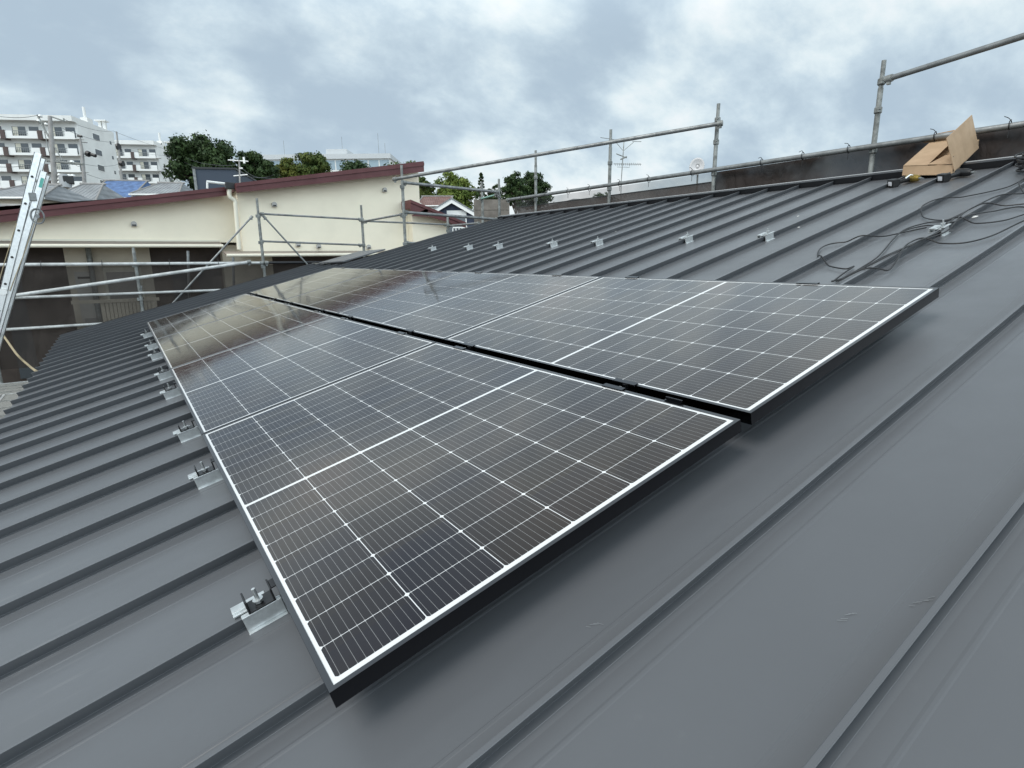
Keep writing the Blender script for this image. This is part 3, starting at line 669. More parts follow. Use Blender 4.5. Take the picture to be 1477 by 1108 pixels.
# walkway at the lower left
wk = onZ(30, 545, -0.95)
def deck(x0, x1, y0, y1, z, label):
    t = thing('walkway_plank', (x0, y0, z), label, 'walkway', 'metal walkway planks along the eave')
    b = MB(); b.box((x0, y0, z-0.012), (x1, y1, z)); 
    b.build('deck', m_deck, t)
    f = MB(); f.box((x0-0.03, y0, z-0.05), (x0, y1, z+0.006)); f.box((x1, y0, z-0.05), (x1+0.03, y1, z+0.006)); f.box((x0-0.03, y0-0.03, z-0.05), (x1+0.03, y0, z+0.006)); f.box((x0-0.03, y1, z-0.05), (x1+0.03, y1+0.03, z+0.006))
    f.build('edge_frame', m_galvl, t, bevel=0.002)
    s_ = MB()
    for q in range(1, 4): yy = y0+(y1-y0)*q/4; s_.box((x0, yy-0.02, z-0.03), (x1, yy+0.02, z+0.003))
    s_.build('cross_rib', m_galvold, t)
def deck_mat():
    m = mat('expanded_metal', (0.36, 0.36, 0.34), 0.7, 0.2, 0.25, 20); t = m.node_tree; p = t.nodes['Principled BSDF']; out = t.nodes['Material Output']
    c = t.nodes.new('ShaderNodeTexCoord'); w1 = t.nodes.new('ShaderNodeTexWave'); w2 = t.nodes.new('ShaderNodeTexWave')
    for w, a in ((w1, 30), (w2, -30)):
        mp = t.nodes.new('ShaderNodeMapping'); mp.inputs['Rotation'].default_value = (0, 0, rad(a)); t.links.new(c.outputs['Object'], mp.inputs[0]); t.links.new(mp.outputs[0], w.inputs['Vector']); w.inputs['Scale'].default_value = 11
    mxv = M('MAXIMUM', w1.outputs['Fac'], w2.outputs['Fac'], tree=t)
    tr = t.nodes.new('ShaderNodeBsdfTransparent'); mx = t.nodes.new('ShaderNodeMixShader')
    t.links.new(M('MAXIMUM', M('GREATER_THAN', mxv, 0.55, tree=t), 0.15, tree=t), mx.inputs[0])
    t.links.new(tr.outputs[0], mx.inputs[1]); t.links.new(p.outputs[0], mx.inputs[2]); t.links.new(mx.outputs[0], out.inputs[0]); return m
m_deck = deck_mat()
deck(-2.15, -1.70, 5.2, 7.0, -1.02, 'metal walkway plank at the left frame edge, nearer and outer one')
deck(-1.62, -1.20, 5.2, 7.0, -1.02, 'metal walkway plank tight under the eave, nearer one')
deck(-2.15, -1.70, 7.08, 8.9, -1.00, 'outer metal walkway plank below the ladder, farther one')
deck(-1.62, -1.20, 7.08, 8.9, -1.00, 'pale metal walkway plank under the eave below the hanging rope')
deck(-2.15, -1.20, 8.98, 9.9, -1.02, 'wide metal walkway plank at the far eave corner')
# eave scaffold, outside the eave
sD = thing('scaffold', (-2.3, 6, GZ), 'pipe scaffold frame outside the eave at the left frame edge', 'scaffold')
for y in (5.1, 7.04, 8.94): 
    post(sD, -2.25, y, GZ, -0.2, [-0.6], 0.1); rail(sD, (-2.3, y, -1.09), (-1.1, y, -1.09), 0.021, 'transom')
# rope hanging over the eave
tag(MB().tube(curve_pts([onY(-14, 470, 8.6), onY(0, 479, 8.4), onY(9, 490, 8.2), onY(25, 512, 7.9), onY(40, 526, 7.7), onR(50, 534, PAN+0.03), onR(54, 536, PAN+0.02)]), [0.012]*49, 8).build('rope', m_rope, smooth=True), 'dirty pale rope hanging from the ladder onto the eave edge', 'rope')

# dust nets
def net(name, P, nu, nv, amp, m, label, group=None, seed=0, ties=None):
    """P(s, t) -> point on the flat net, amp(s, t) -> push"""
    b = MB(); vs = []
    for j in range(nv+1):
        for i in range(nu+1):
            s_, t_ = i/nu, j/nv; p, nrm = P(s_, t_); q = Vector((s_*nu*0.16+seed, t_*nv*0.10, seed*1.7))
            d = noise.noise(q)*0.6 + noise.noise(q*2.3)*0.3 + noise.noise(Vector((s_*nu*.5+t_*3, t_*2, seed)))*0.25
            vs.append(p + nrm*(d*amp*min(1, 6*t_)))
    b.add(vs, [(j*(nu+1)+i, j*(nu+1)+i+1, (j+1)*(nu+1)+i+1, (j+1)*(nu+1)+i) for j in range(nv) for i in range(nu)])
    if ties:
        t = thing(name, vs[0], label, 'net', group); b.build('net_cloth', m, t, smooth=True)
        for (p, up_) in ties:
            k = MB(); p = Vector(p); ax = up_
            loop = [p + Vector((0, 0, 1))*(0.036*math.cos(a)) + ax*(0.036*math.sin(a)) + ax.cross(Vector((0, 0, 1)))*(0.006*a/6) for a in [2*math.pi*q/12 for q in range(13)]]
            k.tube(loop, 0.004, 5); k.tube(curve_pts([loop[0], loop[0]+Vector((0.01, 0.02, 0.02)), loop[0]+Vector((0.0, 0.045, random.uniform(0, .035)))], 4), 0.003, 5); k.tube([p-Vector((0, 0, 0.03)), p-Vector((0, 0, 0.10))], 0.003, 5)
            k.build('tie', m_blk, t, smooth=True)
        return t
    return tag(b.build(name, m, smooth=True), label, 'net', group)
GN = 'dust nets tied to the scaffold'
net('dust_net', lambda s, t: (Vector((-3.4+s*(xA[2]+3.4), Y1+0.02, zt-0.03-t*(zt+0.79))), Vector((0, 1, 0))), 60, 24, 0.09, m_net,
    'brown see-through dust net hung below the rail in front of the cream house', GN, 3, [((x, Y1-0.05, zt), Vector((0, 1, 0))) for x in (-1.9, -1.1, -0.38, 0.5, 1.2)])
net('dust_net', lambda s, t: (Vector((xA[2]+0.03+s*(xA[3]-xA[2]), Y1+0.02, zt-0.05-t*1.4)), Vector((0, 1, 0))), 20, 12, 0.05, m_net,
    'dark dust net between the two posts right of the braced post', GN, 8)
def ridge_z(): return 1.70
def yties(a, b, st): 
    r = []; y = a
    while y < b: r.append(((XR-0.05, y+random.uniform(-.1, .1), zr), Vector((1, 0, 0)))); y += st
    return r
zk = onX(1027, 262, XR+0.05).z
net('dust_net', lambda s, t: (Vector((XR+0.03, -1.2+s*(3.87+1.2), zr-0.02-t*0.75)), Vector((1, 0, 0))), 70, 12, 0.07, m_netdark,
    'dark folded dust net behind the carton, tied beyond the ridge', GN, 5, yties(-0.6, 3.7, 0.55))
net('dust_net', lambda s, t: (Vector((XR+0.03, 3.88+s*(Y2-3.88), zr-0.02-t*0.34)), Vector((1, 0, 0))), 50, 8, 0.03, m_netthin,
    'thin pale see-through net beyond the ridge, below the satellite dish', GN, 11, yties(4.2, 8.0, 0.6))
net('dust_net', lambda s, t: (Vector((XR+0.10, 3.88+s*(Y2-3.88), zk-t*0.55)), Vector((1, 0, 0))), 50, 8, 0.02, m_netbr,
    'brown skirt net running low behind the ridge posts', GN, 14)
rail(sC, (XR+0.1, 3.9, zk), (XR+0.1, Y2, zk), 0.008, 'net_line', False, m_blk)

# ------------------------------------------------------------------ ladder at the eave
YL = 7.05
ld = thing('ladder', onY(0, 440, YL), 'silver extension ladder leaning past the eave with a pulley wheel', 'ladder')
L0 = onY(55, 221, YL); L1 = onY(-1, 445, YL); dl = (L1-L0).normalized(); foot = L0 + dl*((GZ+2.35-L0.z)/dl.z)
wd = dl.cross(Vector((0, 1, 0))).normalized()        # stile width direction
def stile(y, p0, p1, w=0.064):
    m = MB(); a = Vector((p0.x, y, p0.z)); b = Vector((p1.x, y, p1.z)); 
    for (o, t, ww) in ((0, 0.004, w), (w/2-0.003, 0.022, 0.005), (-w/2+0.003, 0.022, 0.005)):
        c = wd*o; h = wd*(ww/2); m.prism([a+c-h, a+c+h, b+c+h, b+c-h], (0, t if t < 0.01 else 0.026, 0))
    return m.build('stile', m_alu, ld)
stile(YL, L0, foot); stile(YL+0.37, L0, foot)
L0b = L0 + dl*0.16 + wd*0.075
stile(YL+0.015, L0b, foot, 0.06); stile(YL+0.33, L0b, foot, 0.06)
n_ = int((foot-L0).length/0.30)
for i in range(n_):
    c = L0 + dl*(0.25+0.285*i); r_ = MB(); r_.tube([(c.x, YL-0.006, c.z), (c.x, YL+0.39, c.z)], 0.015, 12); r_.build('rung', m_alu, ld, smooth=True)
    h = MB(); h.tube([(c.x, YL-0.0075, c.z), (c.x, YL-0.0062, c.z)], 0.0125, 12); h.build('rung_socket', m_blk, ld)
lb = MB(); c = L0b+dl*0.12; lb.box((-0.012, -0.004, -0.05), (0.016, 0, 0.05), Matrix.Translation(Vector((c.x+0.002, YL+0.014, c.z))) @ Matrix.Rotation(math.atan2(-dl.x, -dl.z), 4, 'Y')); lb.build('sticker', mat('teal_sticker', (0.12, 0.42, 0.36), 0.5), ld)
pw = MB(); c = onY(54, 312, YL); pw.tube([c + Vector((0.055*math.cos(a), 0, 0.075*math.sin(a))) for a in [2*math.pi*k/20 for k in range(21)]], 0.008, 8); pw.tube([c-Vector((0, .02, 0)), c+Vector((0, .02, 0))], 0.02, 10); pw.build('pulley_wheel', m_galv, ld, smooth=True)
pw = MB(); c = onY(47, 284, YL); pw.box((c.x-.03, YL-.01, c.z-.04), (c.x+.03, YL+.03, c.z+.04)); pw.build('pulley_bracket', m_galv, ld, bevel=.004)
rp = MB(); rp.tube([onY(24, 322, YL), onY(6, 380, YL), onY(-8, 430, YL)], 0.004, 6); rp.tube([onY(51, 318, YL), onY(35, 365, YL), onY(14, 420, YL)], 0.004, 6); rp.build('pull_rope', m_rope, ld)
wh = MB(); c = onY(4, 421, YL-0.03); wh.tube([c, c+Vector((0, 0.03, 0))], 0.035, 14); wh.build('end_roller', m_white, ld)

# ------------------------------------------------------------------ cream house
ch = thing('cream_house', (2, 13, GZ), 'cream rendered house with maroon stepped shed roofs beyond the scaffold', 'house')
YF1, YF2, YF3 = 13.5, 13.05, 12.8
def P1(x, y): return onY(x, y, YF1)
lw = onY(-60, 322, YF1-.35); 
def line(x0, y0, x1, y1, Y, X): # z on the image line at world X in plane Y
    a, b = onY(x0, y0, Y), onY(x1, y1, Y); return a.z + (b.z-a.z)*(X-a.x)/(b.x-a.x)
XL = -7.0; XM = onY(344, 300, YF2).x; XE = onY(604, 260, YF2).x; XQ = onY(644.5, 330, YF3).x
f1 = lambda X: line(0, 321, 322, 282.6, YF1-.35, X); f1t = lambda X: line(0, 304, 322, 270, YF1-.35, X)
f2 = lambda X: line(342, 278, 560, 253.5, YF2-.35, X); f2t = lambda X: line(342, 264, 560, 240, YF2-.35, X)
f3 = lambda X: line(592, 304, 674, 329, YF3-.3, X); f3t = lambda X: line(592, 288, 668, 319, YF3-.3, X)
# trim heights
zt1 = onY(120, 349, YF1).z; zt2 = onY(430, 363.5, YF2).z
b = MB(); b.prism([(XL, YF1, zt1), (XM+0.1, YF1, zt1), (XM+0.1, YF1, f1(XM)+0.12), (XL, YF1, f1(XL)+0.12)], (0, 8, 0)); b.build('wall', m_cream, ch)
b = MB(); b.prism([(XM, YF2, zt2), (XE, YF2, zt2), (XE, YF2, f2(XE)+0.12), (XM, YF2, f2(XM)+0.12)], (0, 7.5, 0)); b.build('wall', m_cream, ch)
b = MB(); b.prism([(XE-0.35, YF3, zt2-0.5), (XQ, YF3, zt2-0.5), (XQ, YF3, f3(XQ)+0.1), (XE-0.35, YF3, f3(XE-0.35)+0.1)], (0, 7, 0)); b.build('wall', m_cream, ch)
def shed(x0, x1, fb, ft, Yf, dep, extra=0):
    b = MB(); th = [(x0, Yf, fb(x0)), (x1, Yf, fb(x1)), (x1, Yf, ft(x1)+extra), (x0, Yf, ft(x0))]
    b.prism(th, (0, 0.03, 0)); b.build('fascia', m_red, ch)
    b = MB(); b.prism([(x0, Yf+0.03, fb(x0)+0.06), (x1, Yf+0.03, fb(x1)+0.06), (x1, Yf+0.03, ft(x1)-0.004), (x0, Yf+0.03, ft(x0)-0.004)], (0, dep, 0)); b.build('roof', m_red, ch)
    b = MB(); b.prism([(x0, Yf-0.025, ft(x0)-0.075), (x1, Yf-0.025, ft(x1)-0.075), (x1, Yf-0.025, ft(x1)-0.005), (x0, Yf-0.025, ft(x0)-0.005)], (0, 0.024, 0)); b.build('verge_strip', m_red, ch)
shed(XL-0.3, onY(326, 270, YF1-.35).x, f1, f1t, YF1-.35, 8.6)
XT = onY(611.5, 240, YF2-.35).x
shed(onY(340, 265, YF2-.35).x, XT, f2, f2t, YF2-.35, 8.2, 0.03)
shed(onY(592, 290, YF3-.3).x, onY(672, 320, YF3-.3).x, f3, f3t, YF3-.3, 7.6)
b = MB(); b.prism([(onY(592, 290, YF3-.3).x, YF3-.3, f3(XE)-.0), (XE-.05, YF3-.3, f3t(XE)-.02), (XE-.05, YF3-.3, f3(XE))], (0, .02, 0)); b.build('fascia', m_red, ch)
# pent roofs between the storeys
def pent(x0, x1, Y, z, dep, dz):
    b = MB(); b.add([(x0, Y, z), (x1, Y, z), (x1, Y-dep, z-dz), (x0, Y-dep, z-dz), (x0, Y, z-0.03), (x1, Y, z-0.03), (x1, Y-dep, z-dz-0.03), (x0, Y-dep, z-dz-0.03)],
                    [(0, 3, 2, 1), (4, 5, 6, 7), (0, 1, 5, 4), (2, 3, 7, 6), (1, 2, 6, 5), (3, 0, 4, 7)]); b.build('pent_roof', m_trim, ch)
    g_ = MB(); g_.tube([(x0, Y-dep-0.03, z-dz-0.02), (x1, Y-dep-0.03, z-dz-0.02)], 0.035, 10); g_.build('gutter', m_cream2, ch, smooth=True)
xa = onY(318, 360, YF1).x
pent(XL, xa, YF1, zt1+0.02, 0.42, 0.085); pent(xa-0.02, XQ, YF2-0.02, zt2+0.02, 0.42, 0.07)
b = MB(); b.box((XL, YF1-0.02, zt1-0.04), (xa, YF1+0.2, zt1+0.05)); b.build('band', m_cream2, ch)
# downpipe at the step
dp = MB(); q = lambda x, y: onY(x, y, YF2-0.12)
dp.tube(curve_pts([q(333, 268), q(331, 276), q(332, 284), q(339, 290), q(339.5, 296)], 4), 0.045, 10); dp.tube([q(339.5, 294), q(345, 360)], 0.045, 10); dp.build('downpipe', m_cream2, ch, smooth=True)
dp = MB(); c = q(332, 268); dp.box((c.x-.10, c.y-.08, c.z-.07), (c.x+.12, c.y+.08, c.z+.06)); dp.build('gutter_box', m_blk, ch, bevel=.01)
dp = MB(); dp.tube([q(298, 262), q(332, 266)], 0.025, 8); dp.tube([q(299, 262), q(299, 272)], 0.02, 8); dp.build('vent_pipe', m_white, ch, smooth=True)
for i, (x, y, Y) in enumerate(((193, 323, YF1), (395, 295, YF2), (554, 274, YF2), (429.5, 353, YF2), (459, 355, YF2), (531, 356, YF2))):
    c = onY(x, y, Y); b = MB(); w_ = 0.05; k_ = 0.8 if i in (3,) else 1
    pts = [(c.x-w_, Y-.001, c.z-.05*k_)] + [(c.x+w_*math.cos(a), Y-.001, c.z+w_*math.sin(a)) for a in [math.pi*(1-j/8) for j in range(9)]] + [(c.x+w_, Y-.001, c.z-.05*k_)]
    b.prism(pts, (0, -0.07, 0)); v_ = b.build('vent_hood', mat('hood_grey', (0.42, 0.41, 0.39), 0.5), ch)
    b = MB(); b.box((c.x-w_*.7, Y-.073, c.z-.045), (c.x+w_*.7, Y-.0711, c.z-.015)); b.build('vent_slot', m_blk, v_)
# ground floor behind the net
YG = 14.0
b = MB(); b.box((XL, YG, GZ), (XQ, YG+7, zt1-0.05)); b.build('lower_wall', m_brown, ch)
X_ = lambda x: onY(x, 400, YG-.06).x
b = MB(); b.box((X_(98), YG-0.06, GZ), (X_(221), YG-0.001, zt1-0.05)); b.build('wall_panel', m_beige, ch)
b = MB(); b.box((X_(322), YG-0.30, GZ), (X_(392), YG-0.001, zt1-0.05)); b.build('wall_panel', m_beige, ch)
b = MB(); zz0, zz1 = onY(120, 475, YG-.09).z, onY(120, 392, YG-.09).z
b.box((X_(108), YG-0.10, zz0-1), (X_(136), YG-0.061, zz1)); d_ = b.build('door', mat('door_paint', (0.50, 0.48, 0.44), 0.6), ch)
b = MB(); b.box((X_(112), YG-.115, zz0-.1), (X_(132), YG-.101, zz0+.22)); b.build('louvre', mat('louvre_grey', (0.25, 0.25, 0.24), 0.6), d_)
b = MB(); b.box((X_(112), YG-.112, zz1-.14), (X_(132), YG-.101, zz1-.10)); b.build('louvre', m_blk, d_)
b = MB(); b.box((X_(150), YG-0.08, -2.6), (X_(205), YG-0.061, 0.55)); w_ = b.build('window', m_cream2, ch)
b = MB(); b.box((X_(154), YG-0.09, -2.5), (X_(201), YG-0.081, 0.46)); b.build('pane', mat('curtained_glass', (0.30, 0.29, 0.27), 0.3), w_)
b = MB(); b.tube([(X_(134), YG-.14, GZ), (X_(134), YG-.14, zt1-.1)], 0.05, 10); b.build('downpipe', m_galvold, ch, smooth=True)
for (x0, x1) in ((0, 30), (248, 270), (286, 318)):
    b = MB(); b.box((X_(x0), YG-.05, -1.6), (X_(x1), YG-.001, 0.45)); w_ = b.build('window', m_glass, ch)
# balcony railing
br_ = thing('balcony_railing', onY(102, 470, 12.6), 'slatted beige balcony railing behind the net under the cream house', 'railing')
z1 = onY(165, 434, 12.6).z; x0, x1 = onY(150, 450, 12.6).x, onY(222, 450, 12.6).x
b = MB(); b.box((onY(102, 434, 12.6).x, 12.57, z1-.03), (onY(230, 434, 12.6).x, 12.63, z1+.03)); b.build('top_rail', m_beige, br_)
b = MB()
for i in range(14): xx = x0+(x1-x0)*i/13; b.box((xx-.035, 12.58, z1-1.0), (xx+.035, 12.62, z1-.03))
b.build('slats', m_beige, br_)

# ------------------------------------------------------------------ helpers for things farther off
def gp(x, t): p = PT(x, 380, t); return Vector((p.x, p.y, gz(p.x, p.y)))
def frameM(c, bearing):      # local x along bearing, y = 90 deg left of it, z up
    b_ = rad(bearing); X = Vector((math.sin(b_), math.cos(b_), 0)); Yv = Vector((-X.y, X.x, 0))
    return Matrix(((X.x, Yv.x, 0, c.x), (X.y, Yv.y, 0, c.y), (0, 0, 1, c.z), (0, 0, 0, 1)))
def xpix(p): d = p-CAM; return 738.5+F*d.dot(RT)/d.dot(FW)
def solve(p, d, x):
    a, b = 0.0, 120.0
    s0 = xpix(p) < x
    for _ in range(50):
        m = (a+b)/2
        if (xpix(p+d*m) < x) == s0: a = m
        else: b = m
    return a

def apartment(cx, ytop, t, x_left, x_side, bearing, floors, fh, label, bays):
    top = PT(cx, ytop, t); base = gz(top.x, top.y)-2
    b_ = rad(bearing); fd = Vector((-math.sin(b_), -math.cos(b_), 0)); sdv = Vector((math.sin(b_-math.pi/2), math.cos(b_-math.pi/2), 0))
    L = solve(top, fd, x_left); D = solve(top, sdv, x_side)
    m0 = frameM(Vector((top.x, top.y, base)), bearing)   # x>0 to the right along the facade; facade spans x in [-L, 0]; depth along +y
    a = thing('apartment_block', None, label, 'apartment building', 'white apartment blocks on the hill', mat=m0)
    H = top.z-base; dep = D; bal = 1.3
    w_ = MB(); w_.box((-L, bal, 0), (0, dep, H-0.9)); w_.build('wall', m_conc, a, local=True)
    w_ = MB(); w_.box((-L-.3, -.15, H-0.9), (0.02, dep+.1, H)); w_.build('parapet', m_conc, a, local=True)
    bw = L/bays
    for k in range(floors):
        z = H-0.9-fh*(k+1)
        if z < 0: break
        s = MB(); s.box((-L, 0, z-0.16), (0.0, bal-.002, z)); s.build('balcony_slab', m_conc, a, local=True)
        for j in range(bays):
            pr = MB(); rl_ = MB(); bp_ = MB()
            x0 = -L + j*bw
            pr.box((x0+bw*.13, -0.05, z-0.2), (x0+bw*.32, 0.08, z+1.05)); pr.box((x0+bw*.74, -0.05, z-0.2), (x0+bw*.995, 0.08, z+1.05)) ; pr.box((x0+bw*.32, -0.05, z-0.2), (x0+bw*.74, 0.08, z+0.22))
            for q in range(9): xx = x0+bw*(.32+.42*q/8); rl_.box((xx-.03, 0, z+.22), (xx+.03, .04, z+1.05))
            rl_.box((x0+bw*.32, -.01, z+1.0), (x0+bw*.74, .05, z+1.08)); rl_.box((x0+bw*.32, -.01, z+.6), (x0+bw*.74, .05, z+.65))
            bp_.box((x0+bw*.0, -0.18, z-.35), (x0+bw*.125, bal-.05, z+1.15))
            wn = MB(); wn.box((x0+bw*.20, bal-.04, z+.05), (x0+bw*.56, bal-.003, z+2.0)); wn_ = wn.build('window', m_glass, a, local=True)
            cu = MB(); cu.box((x0+bw*.22, bal-.06, z+.1), (x0+bw*.36, bal-.041, z+1.95)); cu.build('curtain', m_cream2, wn_, local=True)
            wn = MB(); wn.box((x0+bw*.66, bal-.04, z+.05), (x0+bw*.92, bal-.003, z+2.0)); wn.build('window', m_glass, a, local=True)
            pr.build('parapet', m_white, a, local=True); rl_.build('balcony_rail', m_galv, a, local=True); bp_.build('partition', m_dark, a, local=True)
        ps = MB(); ps.box((0.0, 0.0, z-.12), (0.9, 1.2, z)); ps.build('slab_stub', m_conc, a, local=True)
        wn = MB(); wn.box((0.001, dep*.42, z+.9), (0.06, dep*.60, z+2.1)); f_ = wn.build('window', m_white, a, local=True)
        wn = MB(); wn.box((0.061, dep*.43, z+1.0), (0.08, dep*.59, z+2.0)); wn.build('pane', m_glass, f_, local=True)
        wn = MB(); wn.box((0.001, dep*.86, z+1.1), (0.05, dep*.90, z+1.7)); wn.build('window', m_glass, a, local=True)
    tn = MB(); tn.box((-1.6, dep*.42, H), (-.4, dep*.55, H+1.0)); tn.tube([(-1, dep*.46, H+1), (-1, dep*.46, H+2.9)], .25, 8); tn.build('chimney', m_conc, a, local=True)
    tn = MB(); tn.box((-1.6, dep*.86, H), (-1.1, dep*.90, H+1.6)); tn.box((-.8, dep*.86, H), (-.3, dep*.90, H+1.6)); tn.box((-2.0, dep*.82, H+1.6), (0, dep*.94, H+1.8)); tn.build('water_tank', m_conc, a, local=True)
    return a
apartment(103, 167, 101, -60, 163, 116, 6, 2.8, 'larger white apartment block with brown balcony partitions, left behind the utility poles', 3)
apartment(221.5, 203, 133, 150, 256, 116, 5, 2.8, 'smaller white apartment block just left of the large dark tree', 2)

# long pale building behind the trees
m0 = frameM(PT(380, 300, 150)*1.0, 124); m0.translation.z = gz(m0.translation.x, m0.translation.y)-2
lb_ = thing('long_building', None, 'long pale flat-roofed building with thin roof masts behind the small trees', 'building', mat=m0)
ztop = PT(385, 226.5, 150).z - m0.translation.z; LL = solve(PT(380, 300, 150), Vector((math.sin(rad(124)), math.cos(rad(124)), 0)), 566)
b = MB(); b.box((0, 0, 0), (LL, 15, ztop-1.2)); b.build('wall', m_conc, lb_, local=True)
b = MB(); b.box((-.3, -.5, ztop-1.2), (LL+.3, 15.3, ztop)); b.build('roof_band', m_offw, lb_, local=True)
b = MB(); b.box((LL*.50, 2, ztop), (LL*.66, 9, ztop+1.6)); b.build('roof_house', m_offw, lb_, local=True)
nb = 12
for i in range(nb): b = MB(); b.box((LL*(i+.06)/nb, -.06, ztop-3.8), (LL*(i+.94)/nb, -.002, ztop-1.5)); b.build('window', m_wind, lb_, local=True)
for xx, h in ((.17, 5), (.62, 6), (.90, 7), (.95, 4)): b = MB(); b.tube([(LL*xx, 3, ztop), (LL*xx, 3, ztop+h*.8)], .045, 6); b.build('mast', m_galvold, lb_, local=True)

# mid-distance houses
def gable_house(x0, x1, yridge, yeave, t, label, roofm, wallm, bearing=116, depth=7, name='tiled_house', hip=0.25):
    a = PT(x0, yeave, t); m0 = frameM(a, bearing); zb = gz(a.x, a.y)-1
    m0.translation.z = zb; h = thing(name, None, label, 'house', mat=m0)
    Xd = Vector((math.sin(rad(bearing)), math.cos(rad(bearing)), 0)); L = solve(a, Xd, x1)
    ze = a.z-zb; zr_ = PT((x0+x1)/2, yridge, t+depth*.5).z - zb
    b = MB(); b.box((.4, .4, 0), (L-.4, depth-.4, ze-.05)); b.build('wall', wallm, h, local=True)
    b = MB(); hp = min(L*hip, depth/2)
    v = [(0, 0, ze), (L, 0, ze), (L, depth, ze), (0, depth, ze), (hp, depth/2, zr_), (L-hp, depth/2, zr_)]
    v += [(x, y, z-.15) for x, y, z in v[:4]]
    b.add(v, [(0, 1, 5, 4), (1, 2, 5), (2, 3, 4, 5), (3, 0, 4), (6, 7, 1, 0), (7, 8, 2, 1), (8, 9, 3, 2), (9, 6, 0, 3), (9, 8, 7, 6)]); b.build('roof', roofm, h, local=True)
    b = MB(); b.tube([(hp-.2, depth/2, zr_+.05), (L-hp+.2, depth/2, zr_+.02)], .08, 8); b.tube([(0, 0, ze+.02), (hp, depth/2, zr_+.02)], .06, 8); b.tube([(L, 0, ze+.02), (L-hp, depth/2, zr_+.02)], .06, 8); b.build('ridge_tiles', m_pole, h, local=True)
    b = MB(); b.box((L*.15, .33, ze-1.6), (L*.4, .398, ze-.5)); b.build('window', m_glass, h, local=True)
    b = MB(); b.box((L*.6, .33, ze-1.6), (L*.85, .398, ze-.5)); b.build('window', m_glass, h, local=True)
    b = MB(); b.tube([(-.1, -.08, ze-.1), (L+.1, -.08, ze-.1)], .07, 8); b.build('gutter', m_white, h, local=True)
    return h
gable_house(-40, 62, 268, 283, 34, 'grey tiled house at the left edge, behind the ladder top', m_tile, m_beige)
gable_house(60, 138, 267, 290, 40, 'grey tiled house below the utility poles', m_tile, m_beige, hip=.3)
gable_house(188, 258, 265, 279, 46, 'grey tiled house between the blue tarp and the dark tree', m_tile, m_beige)
th_ = gable_house(124, 190, 262, 284, 48, 'house with its roof covered by a blue tarp', m_tarp, m_beige, hip=0.02, name='tarp_house')
gable_house(-30, 14, 299, 304, 22, 'low house with an orange roof edge at the left frame edge', m_rust, m_beige, hip=.05, name='low_house', depth=3)
# navy box house
a = PT(282, 272, 27); m0 = frameM(a, 112); m0.translation.z = gz(a.x, a.y); nh = thing('navy_box_house', None, 'dark blue box-shaped house showing over the cream house roof', 'house', mat=m0)
zt_ = PT(300, 249, 28).z - m0.translation.z; L = solve(a, Vector((math.sin(rad(112)), math.cos(rad(112)), 0)), 342)
b = MB(); b.box((0, 0, 0), (L, 5, zt_)); b.build('wall', m_slate, nh, local=True)
b = MB(); b.box((-.05, -.05, zt_), (L+.05, 5.05, zt_+.08)); b.build('roof_edge', m_cap, nh, local=True)
b = MB(); b.box((-.02, -.04, 0), (.1, .0, zt_)); b.build('corner_trim', m_galv, nh, local=True)
# blue gable house
def blue_house():
    t = 52; a = PT(630, 340, t); base = gz(a.x, a.y); Xd = 124
    m0 = frameM(Vector((a.x, a.y, base)), Xd); h = thing('blue_house', None, 'navy gabled house with white bargeboards beside the maroon roof', 'house', mat=m0)
    d = Vector((math.sin(rad(Xd)), math.cos(rad(Xd)), 0)); L = solve(Vector((a.x, a.y, 0)), d, 687)
    zr_ = PT(657, 289, t).z-base; ze = PT(630, 303, t).z-base; zb = 0
    b = MB(); b.prism([(0, 0, 0), (L, 0, 0), (L, 0, ze-.4), (L*.42, 0, zr_-.25), (0, 0, ze-.2)], (0, 8, 0)); b.build('wall', m_navy, h, local=True)
    for (p, q_) in (((-1.0, ze-.55), (L*.42, zr_)), ((L*.42, zr_), (L+.7, ze-.75))):
        b = MB(); b.prism([(p[0], -.45, p[1]), (q_[0], -.45, q_[1]), (q_[0], -.45, q_[1]-.34), (p[0], -.45, p[1]-.34)], (0, .06, 0)); b.build('bargeboard', m_white, h, local=True)
        b = MB(); b.prism([(p[0], -.5, p[1]+.12), (q_[0], -.5, q_[1]+.12), (q_[0], -.5, q_[1]+.005), (p[0], -.5, p[1]+.005)], (0, 9, 0)); b.build('roof', m_tile, h, local=True)
    zw = PT(655, 306, t).z-base
    b = MB(); b.box((L*.28, -.08, zw-2.2), (L*.78, -.002, zw+.1)); w = b.build('window', m_white, h, local=True)
    b = MB(); b.box((L*.31, -.10, zw-2.0), (L*.75, -.082, zw-.35)); b.build('pane', m_glass, w, local=True)
    b = MB(); b.box((L*.45, -1.2, zw-2.6), (L*1.15, -.1, zw-2.4)); 
    for i in range(10): xx = L*(.45+.7*i/9); b.box((xx-.04, -1.2, zw-2.4), (xx+.04, -1.12, zw-1.5))
    b.box((L*.45, -1.22, zw-1.5), (L*1.15, -1.1, zw-1.4)); b.build('balcony', m_white, h, local=True)
blue_house()
gable_house(600, 655, 284, 296, 66, 'brown roofed house behind the blue gabled house', m_tile2, m_conc, bearing=122, hip=.1, name='brown_roof_house')
a = PT(604, 292, 40)
wh_ = thing('white_gable_house', (a.x, a.y, gz(a.x, a.y)), 'white roof slope squeezed between the cream wall and the blue house', 'house')
b = MB(); p, q_ = PT(601, 289, 44), PT(619, 302, 44); e_ = Vector((0, 0, -.32)); b.prism([p, q_, q_+e_, p+e_], Vector((.1, .3, 0))); b.build('bargeboard', m_white, wh_)
b = MB(); b.prism([p+Vector((.3, 1, .1)), q_+Vector((.3, 1, .1)), q_+Vector((.3, 1, -6)), p+Vector((.3, 1, -6))], Vector((1, 4, 0))); b.build('wall', m_tile, wh_)
